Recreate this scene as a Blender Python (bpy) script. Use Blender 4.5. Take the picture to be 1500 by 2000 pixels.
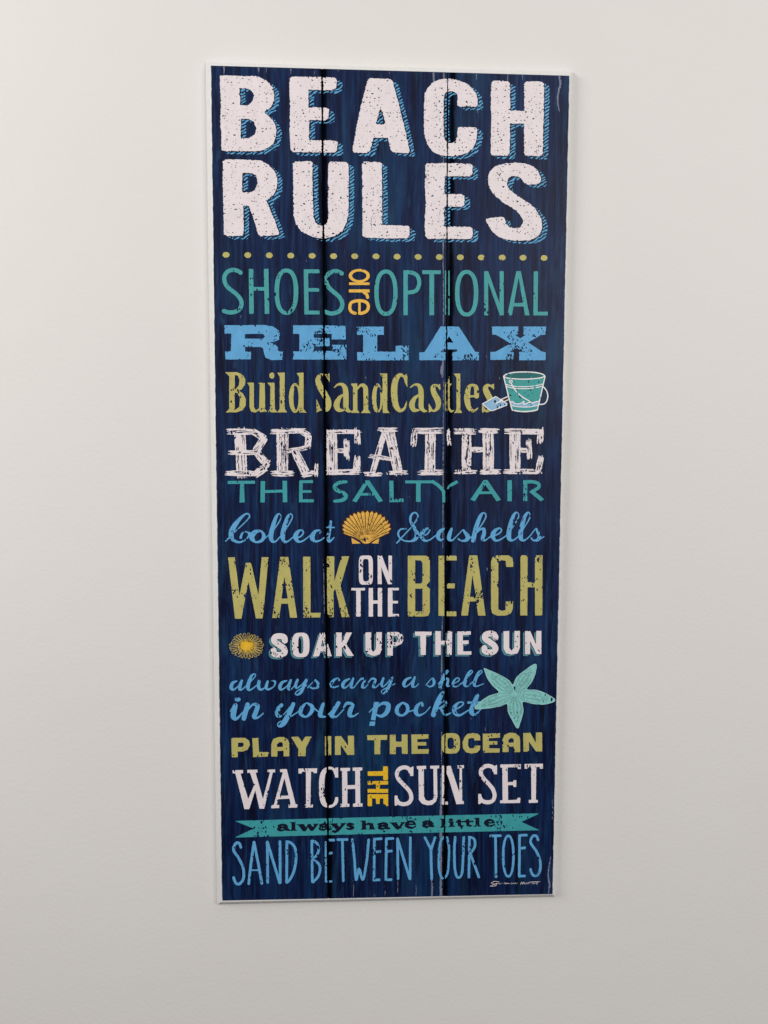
import bpy, math
import numpy as np
from mathutils import Matrix, Vector

# ------------------------------------------------------------------ start clean
for _o in list(bpy.data.objects):
    bpy.data.objects.remove(_o)
S = bpy.context.scene
COL = S.collection

# ------------------------------------------------------------------ camera, world, lamps, exposure
SIGN_Z = 1.50            # height of the middle of the sign above the floor
BOARD_T = 0.010          # thickness of the white board
F_PX = 1500.0
C_SIGN = (-0.0451865, 0.0521654, 0.848136)      # phone position seen from the middle of the sign face
R_SIGN = ((0.9989966, -0.0002165, -0.0447864),
          (0.0036156, 0.9971143, 0.0758281),
          (0.0446407, -0.0759140, 0.9961146))
# sign frame (x right, y up, z out of the wall) -> world (wall is the plane y = 0, room is at -y)
M_SIGN = Matrix(((1, 0, 0, 0), (0, 0, -1, -BOARD_T), (0, 1, 0, SIGN_Z), (0, 0, 0, 1)))
cam_d = bpy.data.cameras.new('camera')
cam = bpy.data.objects.new('camera', cam_d)
COL.objects.link(cam)
cam_d.sensor_fit = 'VERTICAL'
cam_d.sensor_height = 36.0
cam_d.lens = 36.0 * F_PX / 2000.0
cam_d.clip_start = 0.01
cam_d.clip_end = 50
_mc = Matrix(R_SIGN).to_4x4()
_mc.translation = Vector(C_SIGN)
cam.matrix_world = M_SIGN @ _mc
S.camera = cam

w = bpy.data.worlds.new('World')
S.world = w
w.use_nodes = True
nt = w.node_tree
nt.nodes.clear()
_out = nt.nodes.new('ShaderNodeOutputWorld')
_bg = nt.nodes.new('ShaderNodeBackground')
_tc = nt.nodes.new('ShaderNodeTexCoord')
_sx = nt.nodes.new('ShaderNodeSeparateXYZ')
_mr = nt.nodes.new('ShaderNodeMapRange')
_cr = nt.nodes.new('ShaderNodeValToRGB')
_mr.inputs[1].default_value = -1
_mr.inputs[2].default_value = 1
nt.links.new(_tc.outputs['Generated'], _sx.inputs[0])
nt.links.new(_sx.outputs['Z'], _mr.inputs[0])
nt.links.new(_mr.outputs[0], _cr.inputs[0])
nt.links.new(_cr.outputs[0], _bg.inputs[0])
nt.links.new(_bg.outputs[0], _out.inputs[0])
_e = _cr.color_ramp.elements                      # an unlit floor below, a white room above
_e[0].position = 0.43
_e[0].color = (0.09, 0.088, 0.095, 1)
_e[1].position = 0.64
_e[1].color = (0.84, 0.83, 0.91, 1)
_bg.inputs[1].default_value = 0.53


def area(name, loc, target, size, power, color):
    d = bpy.data.lights.new(name, 'AREA')
    d.shape = 'SQUARE'
    d.size = size
    d.energy = power
    d.color = color
    o = bpy.data.objects.new(name, d)
    COL.objects.link(o)
    o.location = loc
    o.rotation_euler = (Vector(target) - Vector(loc)).to_track_quat('-Z', 'Y').to_euler()
    return o


area('window_light', (-1.60, -1.12, 2.20), (0.05, 0, 1.90), 1.0, 23.0, (1.0, 0.972, 0.925))
area('right_fill_light', (1.50, -2.00, 2.30), (0.0, 0, 1.90), 1.0, 32.0, (1.0, 0.972, 0.915))  # added fill lamp, evens the wall brightness from the right; not a known window

S.view_settings.view_transform = 'Standard'
S.view_settings.look = 'None'
S.view_settings.gamma = 1.0
S.view_settings.use_curve_mapping = False
S.view_settings.exposure = 0.0


# ------------------------------------------------------------------ materials
def lin(r, g, b, k=1.0):
    f = lambda c: ((c / 255 + 0.055) / 1.055) ** 2.4 if c > 10 else c / 255 / 12.92
    return (min(f(r) * k, 0.86), min(f(g) * k, 0.86), min(f(b) * k, 0.86), 1)


class Nodes:
    def __init__(self, name):
        self.m = bpy.data.materials.new(name)
        self.m.use_nodes = True
        self.t = self.m.node_tree
        self.b = self.t.nodes['Principled BSDF']

    def n(self, kind, **kw):
        x = self.t.nodes.new(kind)
        for k, v in kw.items():
            setattr(x, k, v)
        return x

    def l(self, a, b):
        self.t.links.new(a, b)

    def coord(self, scale=(1, 1, 1), rot=(0, 0, 0)):
        c = self.n('ShaderNodeTexCoord')
        m = self.n('ShaderNodeMapping')
        m.inputs['Scale'].default_value = scale
        m.inputs['Rotation'].default_value = rot
        self.l(c.outputs['Object'], m.inputs[0])
        return m.outputs[0]

    def noise(self, vec, scale, detail=3, rough=0.55, dist=0.0):
        x = self.n('ShaderNodeTexNoise')
        self.l(vec, x.inputs['Vector'])
        x.inputs['Scale'].default_value = scale
        x.inputs['Detail'].default_value = detail
        x.inputs['Roughness'].default_value = rough
        x.inputs['Distortion'].default_value = dist
        return x.outputs[0]

    def ramp(self, v, stops):
        x = self.n('ShaderNodeValToRGB')
        self.l(v, x.inputs[0])
        e = x.color_ramp.elements
        while len(e) < len(stops):
            e.new(0.5)
        for k, (p, c) in enumerate(stops):
            e[k].position = p
            e[k].color = c if len(c) == 4 else (*c, 1)
        return x.outputs[0]

    def mix(self, f, a, b, mode='MIX'):
        x = self.n('ShaderNodeMix', data_type='RGBA', blend_type=mode)
        for sock, v in ((x.inputs[0], f), (x.inputs[6], a), (x.inputs[7], b)):
            if hasattr(v, 'links'):
                self.l(v, sock)
            else:
                sock.default_value = v
        return x.outputs[2]

    def math(self, op, a, b=0.0):
        x = self.n('ShaderNodeMath', operation=op)
        for sock, v in ((x.inputs[0], a), (x.inputs[1], b)):
            if hasattr(v, 'links'):
                self.l(v, sock)
            else:
                sock.default_value = v
        return x.outputs[0]

    def bump(self, h, strength, dist):
        x = self.n('ShaderNodeBump')
        x.inputs['Strength'].default_value = strength
        x.inputs['Distance'].default_value = dist
        self.l(h, x.inputs['Height'])
        self.l(x.outputs[0], self.b.inputs['Normal'])


def mat_wall():
    q = Nodes('painted_drywall')
    v = q.coord()
    big = q.noise(v, 3.0, 4, 0.5)
    col = q.ramp(big, [(0.25, (0.775, 0.752, 0.716)), (0.75, (0.800, 0.780, 0.746))])
    fine = q.noise(v, 260, 3, 0.6)
    col = q.mix(q.math('MULTIPLY', fine, 0.10), col, (0.70, 0.68, 0.66, 1))
    q.l(col, q.b.inputs['Base Color'])
    q.b.inputs['Roughness'].default_value = 0.72
    h = q.math('ADD', q.noise(v, 230, 3, 0.6), q.math('MULTIPLY', q.noise(v, 26, 3, 0.5), 1.0))
    q.bump(h, 0.20, 0.0014)
    return q.m


def mat_board():
    q = Nodes('white_painted_board')
    v = q.coord()
    q.l(q.ramp(q.noise(v, 90, 4), [(0.3, (0.765, 0.755, 0.735)), (0.7, (0.805, 0.795, 0.775))]), q.b.inputs['Base Color'])
    q.b.inputs['Roughness'].default_value = 0.5
    q.bump(q.noise(v, 500, 2), 0.08, 0.0005)
    return q.m


# printed seam lines in the sign frame: x = a + b*y
SEAMS = ((-0.0717, -0.0058), (0.0636, -0.0007))


def mat_plank(name, seed, warm):
    q = Nodes(name)
    off = seed * 3.7
    c = q.n('ShaderNodeTexCoord')
    sp = q.n('ShaderNodeSeparateXYZ')
    q.l(c.outputs['Object'], sp.inputs[0])
    # wobble the grain a little
    def vec(sx, sy, skew=0.0):
        m = q.n('ShaderNodeMapping')
        m.inputs['Location'].default_value = (off, off * 0.6, 0)
        m.inputs['Scale'].default_value = (sx, sy, 1)
        m.inputs['Rotation'].default_value = (0, 0, skew)
        q.l(c.outputs['Object'], m.inputs[0])
        return m.outputs[0]
    broad = q.noise(vec(40, 3.2), 1.0, 4, 0.6, 0.3)
    grain = q.noise(vec(230, 10.0), 1.0, 4, 0.65, 0.25)
    thin = q.noise(vec(560, 26.0), 1.0, 3, 0.6, 0.1)
    brush = q.noise(vec(150, 24.0, 0.30), 1.0, 4, 0.6, 0.5)
    patch = q.noise(vec(17, 6.5), 1.0, 4, 0.6, 0.6)
    base = q.ramp(broad, [(0.32, (0.0014, 0.0019, 0.0127)), (0.45, (0.0019, 0.0056, 0.0353)),
                          (0.56, (0.0027, 0.0148, 0.0706)), (0.66, (0.0084, 0.0088, 0.0431)), (0.80, (0.0041, 0.0208, 0.0843))])
    tint = q.ramp(patch, [(0.36, (0.0016, 0.0024, 0.0176)), (0.50, (0.0022, 0.0104, 0.0510)), (0.66, warm)])
    base = q.mix(0.5, base, tint)
    base = q.mix(q.ramp(grain, [(0.48, (0, 0, 0)), (0.72, (0.9, 0.9, 0.9))]), base, (0.0061, 0.0384, 0.1225, 1))
    base = q.mix(q.ramp(grain, [(0.30, (0.85, 0.85, 0.85)), (0.47, (0, 0, 0))]), base, (0.0011, 0.0012, 0.0083, 1))
    base = q.mix(q.ramp(thin, [(0.58, (0, 0, 0)), (0.80, (0.6, 0.6, 0.6))]), base, (0.0378, 0.0576, 0.1372, 1))
    base = q.mix(q.ramp(brush, [(0.58, (0, 0, 0)), (0.80, (0.75, 0.75, 0.75))]), base, (0.0162, 0.0576, 0.1372, 1))
    wash = q.noise(vec(30, 7.0, 0.12), 1.0, 5, 0.65, 0.8)
    base = q.mix(q.ramp(wash, [(0.55, (0, 0, 0)), (0.74, (0.62, 0.62, 0.62))]), base, (0.0110, 0.0560, 0.1250, 1))
    # black-stained plank edges along the two seams, ragged
    seam_mask = 0.0
    rag = q.math('MULTIPLY', q.math('SUBTRACT', q.noise(vec(90, 26), 1.0, 4, 0.7), 0.5), 0.008)
    for (a, b), wd in zip(SEAMS, (0.0064, 0.0050)):
        x = q.math('SUBTRACT', sp.outputs[0], q.math('ADD', q.math('MULTIPLY', sp.outputs[1], b), a + 0.0012))
        d = q.math('ADD', q.math('ABSOLUTE', x), rag)
        mr = q.n('ShaderNodeMapRange')
        mr.inputs[1].default_value = 0.0014
        mr.inputs[2].default_value = wd
        mr.inputs[3].default_value = 0.93
        mr.inputs[4].default_value = 0.0
        q.l(d, mr.inputs[0])
        base = q.mix(mr.outputs[0], base, (0.0008, 0.0008, 0.0014, 1))
        seam_mask = q.math('MAXIMUM', seam_mask, mr.outputs[0])
    q.l(base, q.b.inputs['Base Color'])
    q.l(q.ramp(q.noise(vec(300, 12.0), 1.0, 3, 0.6), [(0.3, (0.34, 0.34, 0.34)), (0.7, (0.52, 0.52, 0.52))]), q.b.inputs['Roughness'])
    q.l(q.math('MULTIPLY', q.math('SUBTRACT', 1.0, seam_mask), 0.22), q.b.inputs['Specular IOR Level'])
    q.bump(q.noise(vec(420, 60), 1.0, 2), 0.05, 0.0004)
    return q.m


def paint(name, rgb, k=1.0, var=0.10, rough=0.55, spec=0.3):
    q = Nodes(name)
    v = q.coord((1, 0.45, 1))
    c = lin(*rgb, k)
    dark = tuple(x * (1 - var) for x in c[:3])
    lite = tuple(min(x * (1 + var * 0.7), 0.88) for x in c[:3])
    q.l(q.ramp(q.noise(v, 120, 4, 0.6), [(0.3, dark), (0.7, lite)]), q.b.inputs['Base Color'])
    q.b.inputs['Roughness'].default_value = rough
    q.b.inputs['Specular IOR Level'].default_value = spec
    return q.m


K = 1.12
M = dict(
    wall=mat_wall(), board=mat_board(),
    plank1=mat_plank('navy_plank', 1, (0.0052, 0.0150, 0.0540)),
    plank2=mat_plank('navy_plank_blue', 2, (0.0030, 0.0380, 0.1050)),
    plank3=mat_plank('navy_plank_dark', 5, (0.0070, 0.0130, 0.0520)),
    black=paint('black_seam', (2, 2, 3), 1.0, 0.2, 0.9, 0.03),
    navy=paint('navy_ink', (6, 12, 40), 1.0),
    line=paint('bright_white_ink', (232, 236, 236), K, 0.03),
    white=paint('white_ink', (224, 214, 216), K, 0.05),
    teal=paint('teal_ink', (68, 152, 154), K),
    sea=paint('sea_green_ink', (58, 150, 156), K),
    blue=paint('blue_ink', (92, 160, 206), K),
    rope=paint('rope_blue_ink', (90, 160, 202), K),
    olive=paint('olive_ink', (180, 172, 102), K),
    yellow=paint('yellow_ink', (232, 178, 74), K),
    gold=paint('gold_ink', (230, 174, 78), K),
    sun=paint('sun_yellow_ink', (228, 180, 40), K),
    cream=paint('pale_gold_ink', (208, 182, 96), K),
    brown=paint('brown_ink', (66, 42, 26), 1.0),
    shade=paint('dusty_teal_ink', (82, 138, 148), K),
    star=paint('pale_sea_ink', (128, 191, 189), K),
    starline=paint('pale_mint_ink', (152, 205, 200), K),
    stardark=paint('grey_green_ink', (108, 168, 160), K),
    pail=paint('pail_green_ink', (62, 152, 150), K),
    paildark=paint('deep_green_ink', (36, 98, 100), K),
    sky=paint('sky_blue_ink', (136, 178, 208), K),
    wear=paint('worn_grey_wood', (116, 122, 142), 1.0, 0.3, 0.7),
)


# ------------------------------------------------------------------ helpers: objects
def mesh_obj(name, verts, faces, mat, parent=None, label=None):
    me = bpy.data.meshes.new(name)
    me.from_pydata(verts, [], faces)
    me.materials.append(mat)
    o = bpy.data.objects.new(name, me)
    COL.objects.link(o)
    if parent is not None:
        o.parent = parent
    if label:
        o['label'] = label
    return o


# ------------------------------------------------------------------ helpers: printed artwork
# The artwork is drawn on its own flat sheet (units: 1/1500 of the sheet's drawing width) and laid on the sign face.
_R = np.array(R_SIGN)
_C = np.array(C_SIGN)


def to_sign(xy):
    xy = np.asarray(xy, float).reshape(-1, 2)
    d = np.stack([(xy[:, 0] - 750) / F_PX, -(xy[:, 1] - 1000) / F_PX, -np.ones(len(xy))], 1) @ _R.T
    t = -_C[2] / d[:, 2]
    return (_C + d * t[:, None])[:, :2]


_rng = np.random.RandomState(7)
_TAB = _rng.rand(512, 512)


def vn(x, y, seed=0):
    x = x + seed * 17.31
    y = y + seed * 9.77
    xi = np.floor(x).astype(int)
    yi = np.floor(y).astype(int)
    fx = x - xi
    fy = y - yi
    fx = fx * fx * (3 - 2 * fx)
    fy = fy * fy * (3 - 2 * fy)
    a = _TAB[yi % 512, xi % 512]
    b = _TAB[yi % 512, (xi + 1) % 512]
    c = _TAB[(yi + 1) % 512, xi % 512]
    d = _TAB[(yi + 1) % 512, (xi + 1) % 512]
    return (a * (1 - fx) + b * fx) * (1 - fy) + (c * (1 - fx) + d * fx) * fy


def fbm(x, y, seed=0):
    return (vn(x, y, seed) + 0.5 * vn(x * 2.1, y * 2.1, seed + 1) + 0.25 * vn(x * 4.3, y * 4.3, seed + 2)) / 1.75


def seam_x(y, k):
    t = (y - 130) / 1620.0
    return (629.0 + 12.5 * t) if k == 0 else (874.2 - 6.7 * t)


def catmull(p, closed=False, n=6):
    p = np.asarray(p, float)
    m = len(p)
    out = []
    rng = range(m) if closed else range(m - 1)
    for i in rng:
        if closed:
            a, b, c, d = p[(i - 1) % m], p[i], p[(i + 1) % m], p[(i + 2) % m]
        else:
            a, b, c, d = p[max(i - 1, 0)], p[i], p[i + 1], p[min(i + 2, m - 1)]
        for t in np.linspace(0, 1, n, endpoint=False):
            out.append(0.5 * ((2 * b) + (c - a) * t + (2 * a - 5 * b + 4 * c - d) * t * t + (3 * b - a - 3 * c + d) * t ** 3))
    if not closed:
        out.append(p[-1])
    return np.array(out)


class Ink:
    """one printed piece; shapes are given in a local drawing window (ox, oy, scale)"""

    def __init__(self, ox=0, oy=0, s=1.0):
        self.at(ox, oy, s)
        self.ops = []

    def at(self, ox, oy, s=4.0):
        self.o = np.array([ox, oy], float)
        self.s = float(s)
        return self

    def _p(self, c):
        return self.o + np.asarray(c, float).reshape(-1, 2) / self.s

    def P(self, *c):
        self.ops.append(('poly', self._p(c), 1)); return self

    def cP(self, *c):
        self.ops.append(('poly', self._p(c), -1)); return self

    def PS(self, *c):
        self.ops.append(('poly', catmull(self._p(c), True), 1)); return self

    def cPS(self, *c):
        self.ops.append(('poly', catmull(self._p(c), True), -1)); return self

    def _sup(self, cx, cy, rx, ry, n):
        t = np.linspace(0, 2 * math.pi, 56, endpoint=False)
        c, s = np.cos(t), np.sin(t)
        return self._p(np.stack([cx + rx * np.sign(c) * np.abs(c) ** (2 / n), cy + ry * np.sign(s) * np.abs(s) ** (2 / n)], 1))

    def E(self, cx, cy, rx, ry, n=2.0):
        self.ops.append(('poly', self._sup(cx, cy, rx, ry, n), 1)); return self

    def cE(self, cx, cy, rx, ry, n=2.0):
        self.ops.append(('poly', self._sup(cx, cy, rx, ry, n), -1)); return self

    def R(self, cx, cy, rx, ry, wx, wy=None, n=2.0):
        wy = wx if wy is None else wy
        self.E(cx, cy, rx, ry, n)
        return self.cE(cx, cy, rx - wx, ry - wy, n)

    def L(self, wd, *c):
        self.ops.append(('line', self._p(c), wd / self.s, 1)); return self

    def cL(self, wd, *c):
        self.ops.append(('line', self._p(c), wd / self.s, -1)); return self

    def S(self, wd, *c):
        self.ops.append(('line', catmull(self._p(c)), wd / self.s, 1)); return self

    def V(self, *c):
        a = np.asarray(c, float).reshape(-1, 3)
        a = catmull(np.concatenate([self.o + a[:, :2] / self.s, a[:, 2:] / self.s], 1))
        self.ops.append(('var', a, 1)); return self

    def cV(self, *c):
        self.V(*c)
        self.ops[-1] = ('var', self.ops[-1][1], -1)
        return self

    def copy(self):
        k = Ink()
        k.ops = list(self.ops)
        k.o, k.s = self.o, self.s
        return k

    def bounds(self):
        lo, hi = [], []
        for op in self.ops:
            if op[-1] > 0:
                pad = 0 if op[0] == 'poly' else (op[2] / 2 if op[0] == 'line' else op[1][:, 2].max() / 2)
                lo.append(op[1][:, :2].min(0) - pad)
                hi.append(op[1][:, :2].max(0) + pad)
        return np.min(lo, 0), np.max(hi, 0)

    def field(self, X, Y, x0, y0, h):
        F = np.full(X.shape, 1e3)
        for op in self.ops:
            kind, p, sign = op[0], op[1], op[-1]
            pad = 4.0 + (0 if kind == 'poly' else (op[2] / 2 if kind == 'line' else p[:, 2].max() / 2))
            i0 = max(int((p[:, 1].min() - pad - y0) / h), 0)
            i1 = min(int((p[:, 1].max() + pad - y0) / h) + 2, X.shape[0])
            j0 = max(int((p[:, 0].min() - pad - x0) / h), 0)
            j1 = min(int((p[:, 0].max() + pad - x0) / h) + 2, X.shape[1])
            if i1 <= i0 or j1 <= j0:
                continue
            x, y = X[i0:i1, j0:j1], Y[i0:i1, j0:j1]
            if kind == 'poly':
                d2 = np.full(x.shape, 1e9)
                ins = np.zeros(x.shape, bool)
                for a, b in zip(p, np.roll(p, -1, 0)):
                    e = b - a
                    ee = e @ e
                    if ee < 1e-12:
                        continue
                    t = np.clip(((x - a[0]) * e[0] + (y - a[1]) * e[1]) / ee, 0, 1)
                    d2 = np.minimum(d2, (x - a[0] - t * e[0]) ** 2 + (y - a[1] - t * e[1]) ** 2)
                    if a[1] != b[1]:
                        c = (a[1] > y) != (b[1] > y)
                        ins ^= c & (x < (b[0] - a[0]) * (y - a[1]) / (b[1] - a[1]) + a[0])
                d = np.sqrt(d2)
                d = np.where(ins, -d, d)
            elif kind == 'line':
                hw = op[2] / 2
                d = np.full(x.shape, 1e3)
                n = len(p) - 1
                for k in range(n):
                    e = p[k + 1] - p[k]
                    ln = math.hypot(*e)
                    if ln < 1e-9:
                        continue
                    u = e / ln
                    along = (x - p[k][0]) * u[0] + (y - p[k][1]) * u[1]
                    across = np.abs(-(x - p[k][0]) * u[1] + (y - p[k][1]) * u[0])
                    qx = np.abs(along - ln / 2) - ln / 2
                    qy = across - hw
                    d = np.minimum(d, np.hypot(np.maximum(qx, 0), np.maximum(qy, 0)) + np.minimum(np.maximum(qx, qy), 0))
                    if k > 0:
                        d = np.minimum(d, np.hypot(x - p[k][0], y - p[k][1]) - hw)
            else:
                d = np.full(x.shape, 1e3)
                for a, b in zip(p[:-1], p[1:]):
                    e = b[:2] - a[:2]
                    ee = max(e @ e, 1e-9)
                    t = np.clip(((x - a[0]) * e[0] + (y - a[1]) * e[1]) / ee, 0, 1)
                    d = np.minimum(d, np.hypot(x - a[0] - t * e[0], y - a[1] - t * e[1]) - np.maximum(a[2] + t * (b[2] - a[2]), 0.2) / 2)
            f = F[i0:i1, j0:j1]
            F[i0:i1, j0:j1] = np.minimum(f, d) if sign > 0 else np.maximum(f, -d)
        return F


def contour_mesh(F, x0, y0, h):
    """vectorised marching squares: everything where F < 0 -> (points, triangles)"""
    ny, nx = F.shape
    IN = F < 0
    code = IN[:-1, :-1] * 1 + IN[:-1, 1:] * 2 + IN[1:, 1:] * 4 + IN[1:, :-1] * 8
    N = ny * nx

    def tok(i, j):
        a = i * nx + j
        return {'a': a, 'b': a + 1, 'c': a + nx + 1, 'd': a + nx,
                'ab': N + a, 'dc': N + a + nx, 'ad': 2 * N + a, 'bc': 2 * N + a + 1}
    table = {1: ['a ab ad'], 2: ['b bc ab'], 4: ['c dc bc'], 8: ['d ad dc'],
             3: ['a b bc ad'], 6: ['b c dc ab'], 12: ['c d ad bc'], 9: ['d a ab dc'],
             7: ['a b c dc ad'], 14: ['b c d ad ab'], 13: ['c d a ab bc'], 11: ['d a b bc dc'],
             5: ['a ab ad', 'c dc bc'], 10: ['b bc ab', 'd ad dc'], 15: ['a b c d']}
    tris = []
    for k, polys in table.items():
        i, j = np.nonzero(code == k)
        if not len(i):
            continue
        T = tok(i, j)
        for pl in polys:
            q = pl.split()
            for m in range(1, len(q) - 1):
                tris.append(np.stack([T[q[0]], T[q[m + 1]], T[q[m]]], 1))
    if not tris:
        return None
    tris = np.concatenate(tris)
    ids, inv = np.unique(tris, return_inverse=True)
    tris = inv.reshape(-1, 3)
    kind = ids // N
    base = ids % N
    i, j = base // nx, base % nx
    f0 = F[i, j]
    fx = F[i, np.minimum(j + 1, nx - 1)]
    fy = F[np.minimum(i + 1, ny - 1), j]
    with np.errstate(divide='ignore', invalid='ignore'):
        tx = np.where(kind == 1, f0 / (f0 - fx), 0)
        ty = np.where(kind == 2, f0 / (f0 - fy), 0)
    tx = np.clip(np.nan_to_num(tx), 0.02, 0.98) * (kind == 1)
    ty = np.clip(np.nan_to_num(ty), 0.02, 0.98) * (kind == 2)
    return np.stack([x0 + (j + tx) * h, y0 + (i + ty) * h], 1), tris


SIGN = bpy.data.objects.new('wall_sign', None)
COL.objects.link(SIGN)
SIGN.matrix_world = M_SIGN
SIGN.empty_display_size = 0.05
SIGN['label'] = 'tall navy wooden plank sign of beach rules hung on white wall'
SIGN['category'] = 'wall sign'

_seed = [3]
LAYER = {'base': 0.00075, 'ink': 0.00095, 'over': 0.00115, 'top': 0.00135, 'lines': 0.00155}


def wear_field(X, Y, wear, seed, kind):
    """> 0 where the paint has worn off"""
    if wear <= 0:
        return np.full(X.shape, -1e3)
    out = np.full(X.shape, -1e3)
    if kind == 'speck':
        for cs, pr, rmax, sd in ((7.5, 0.55, 1.25, 0), (15.0, 0.65, 1.9, 1), (5.0, 0.22, 0.7, 2)):
            cx = np.floor(X / cs).astype(int) + 31 * seed + 7 * sd
            cy = np.floor(Y / cs).astype(int) + 17 * sd
            r1 = _TAB[cy % 512, cx % 512]
            r2 = _TAB[(cx + 91) % 512, (cy + 13) % 512]
            r3 = _TAB[(cx + 200) % 512, (cy + 301) % 512]
            px = (np.floor(X / cs) + 0.25 + 0.5 * r1) * cs
            py = (np.floor(Y / cs) + 0.25 + 0.5 * r2) * cs
            rad = np.where(r3 < pr * wear, 0.45 + rmax * (r3 / pr) ** 1.5, -5)
            a = (r1 - 0.5) * 1.6
            dx, dy = (X - px), (Y - py)
            u = dx * np.cos(a) + dy * np.sin(a)
            v = -dx * np.sin(a) + dy * np.cos(a)
            out = np.maximum(out, rad - np.hypot(u * 0.75, v * 1.35))
    m = fbm(X / 19, Y / 24, seed + 5)
    if kind != 'speck':                     # slim upright chips in loose clusters
        for cw, ch, pr, sd in ((4.2, 7.5, 0.75, 3), (6.5, 10.0, 0.7, 4), (3.0, 5.0, 0.5, 6)):
            ix, iy = np.floor(X / cw), np.floor(Y / ch)
            a = ix.astype(int) + 31 * seed + 7 * sd
            b = iy.astype(int) + 17 * sd
            r1, r2, r3 = _TAB[b % 512, a % 512], _TAB[(a + 91) % 512, (b + 13) % 512], _TAB[(a + 200) % 512, (b + 301) % 512]
            u = X - (ix + 0.3 + 0.4 * r1) * cw
            v = Y - (iy + 0.35 + 0.3 * r2) * ch
            an = (r2 - 0.5) * 1.1
            uu, vv = u * np.cos(an) + v * np.sin(an), v * np.cos(an) - u * np.sin(an)
            p = pr * np.clip(0.05 + (m - 0.53) * 3.0, 0.02, 1) * min(wear * 1.0, 0.8)
            rad = np.where(r3 < p, (0.45 + 0.35 * r1) * cw * 0.42, -5)
            out = np.maximum(out, rad - np.hypot(uu, vv * (0.36 + 0.3 * r2)) + (vn(X / 1.3, Y / 1.3, seed) - 0.5) * 0.7)
    g = fbm(X / 1.8, Y / 2.7, seed + 9)
    near = np.zeros(X.shape)
    for k, wd in ((0, 9.0), (1, 6.0)):
        d = X - seam_x(Y, k)
        near = np.maximum(near, np.exp(-(d / wd) ** 2))
    base = 0.90 if kind == 'speck' else 0.82
    thr = base - (0.26 if kind == 'speck' else 0.22) * wear * np.clip((m - 0.52) * 4.0, 0, 1) - 0.17 * near * min(wear * 1.6, 1)
    return np.maximum(out, (g - thr) * 9.0)


def ink(piece, name, mat, label=None, parent=None, layer='ink', wear=0.5, kind='grunge', rough=0.25, step=0.8,
        seam=True, mask=None, extra=None, grow=0.0):
    seed = _seed[0] = _seed[0] + 1
    lo, hi = piece.bounds()
    lo = lo - 3
    hi = hi + 3
    nx = int((hi[0] - lo[0]) / step) + 2
    ny = int((hi[1] - lo[1]) / step) + 2
    X, Y = np.meshgrid(lo[0] + np.arange(nx) * step, lo[1] + np.arange(ny) * step)
    F = piece.field(X, Y, lo[0], lo[1], step) - grow
    if rough:
        F = F + (fbm(X / 3.4, Y / 3.4, seed) - 0.5) * 2.2 * rough * 2
    F = np.maximum(F, wear_field(X, Y, wear, seed, kind))
    if seam:
        for k, hw in ((0, 1.9), (1, 1.3)):
            ragged = (fbm(X / 3, Y / 7, 40 + k) - 0.5) * 2.4
            F = np.maximum(F, hw + ragged - np.abs(X - seam_x(Y, k)))
    if mask is not None:
        F = np.maximum(F, mask(X, Y))
    if extra is not None:
        F = extra(F, X, Y, lo, step)
    r = contour_mesh(F, lo[0], lo[1], step)
    if r is None:
        return None
    pts, tris = r
    xy = to_sign(pts)
    z = LAYER[layer]
    me = bpy.data.meshes.new(name)
    n = len(xy)
    me.vertices.add(n)
    me.vertices.foreach_set('co', np.concatenate([xy, np.full((n, 1), z)], 1).astype(np.float32).ravel())
    nt_ = len(tris)
    me.loops.add(nt_ * 3)
    me.loops.foreach_set('vertex_index', tris.astype(np.int32).ravel())
    me.polygons.add(nt_)
    me.polygons.foreach_set('loop_start', np.arange(0, nt_ * 3, 3, dtype=np.int32))
    me.update(calc_edges=True)
    me.materials.append(M[mat])
    o = bpy.data.objects.new(name, me)
    COL.objects.link(o)
    o.parent = parent if parent is not None else SIGN
    if label:
        o['label'] = label
    return o


# ------------------------------------------------------------------ the wall
def box(name, lo, hi, mat):
    v = [(x, y, z) for x in (lo[0], hi[0]) for y in (lo[1], hi[1]) for z in (lo[2], hi[2])]
    f = [(0, 1, 3, 2), (4, 6, 7, 5), (0, 4, 5, 1), (2, 3, 7, 6), (0, 2, 6, 4), (1, 5, 7, 3)]
    return mesh_obj(name, v, f, mat)


wall = box('wall', (-2.2, 0.0, 0.0), (2.2, 0.12, 2.9), M['wall'])
wall['kind'] = 'structure'
wall['label'] = 'smooth off white painted wall behind the sign'


# ------------------------------------------------------------------ the white bevelled board
def board():
    hw, hh = 0.1912, 0.4588             # half size of the flat face
    T = BOARD_T
    prof = [(0.0, 0.0), (0.0009, -0.00035), (0.93, -0.0082), (1.0, -0.0090), (1.0, -T)]
    SIDE = (0.0067, 0.0050, 0.0072, 0.0084)      # how far the bevel runs out: left, right, top, bottom
    v, f = [], []
    for out, z in prof:
        l_, r_, t_, b_ = (out,) * 4 if out < 0.1 else tuple(out * q for q in SIDE)
        v += [(-hw - l_, -hh - b_, z), (hw + r_, -hh - b_, z), (hw + r_, hh + t_, z), (-hw - l_, hh + t_, z)]
    f.append((0, 1, 2, 3))
    for k in range(len(prof) - 1):
        for q in range(4):
            a, b = 4 * k + q, 4 * k + (q + 1) % 4
            f.append((a, a + 4, b + 4, b))
    b0 = 4 * (len(prof) - 1)
    f.append((b0 + 3, b0 + 2, b0 + 1, b0))
    return mesh_obj('backing_board', v, f, M['board'], SIGN, 'white board with bevelled edges')


board()


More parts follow.
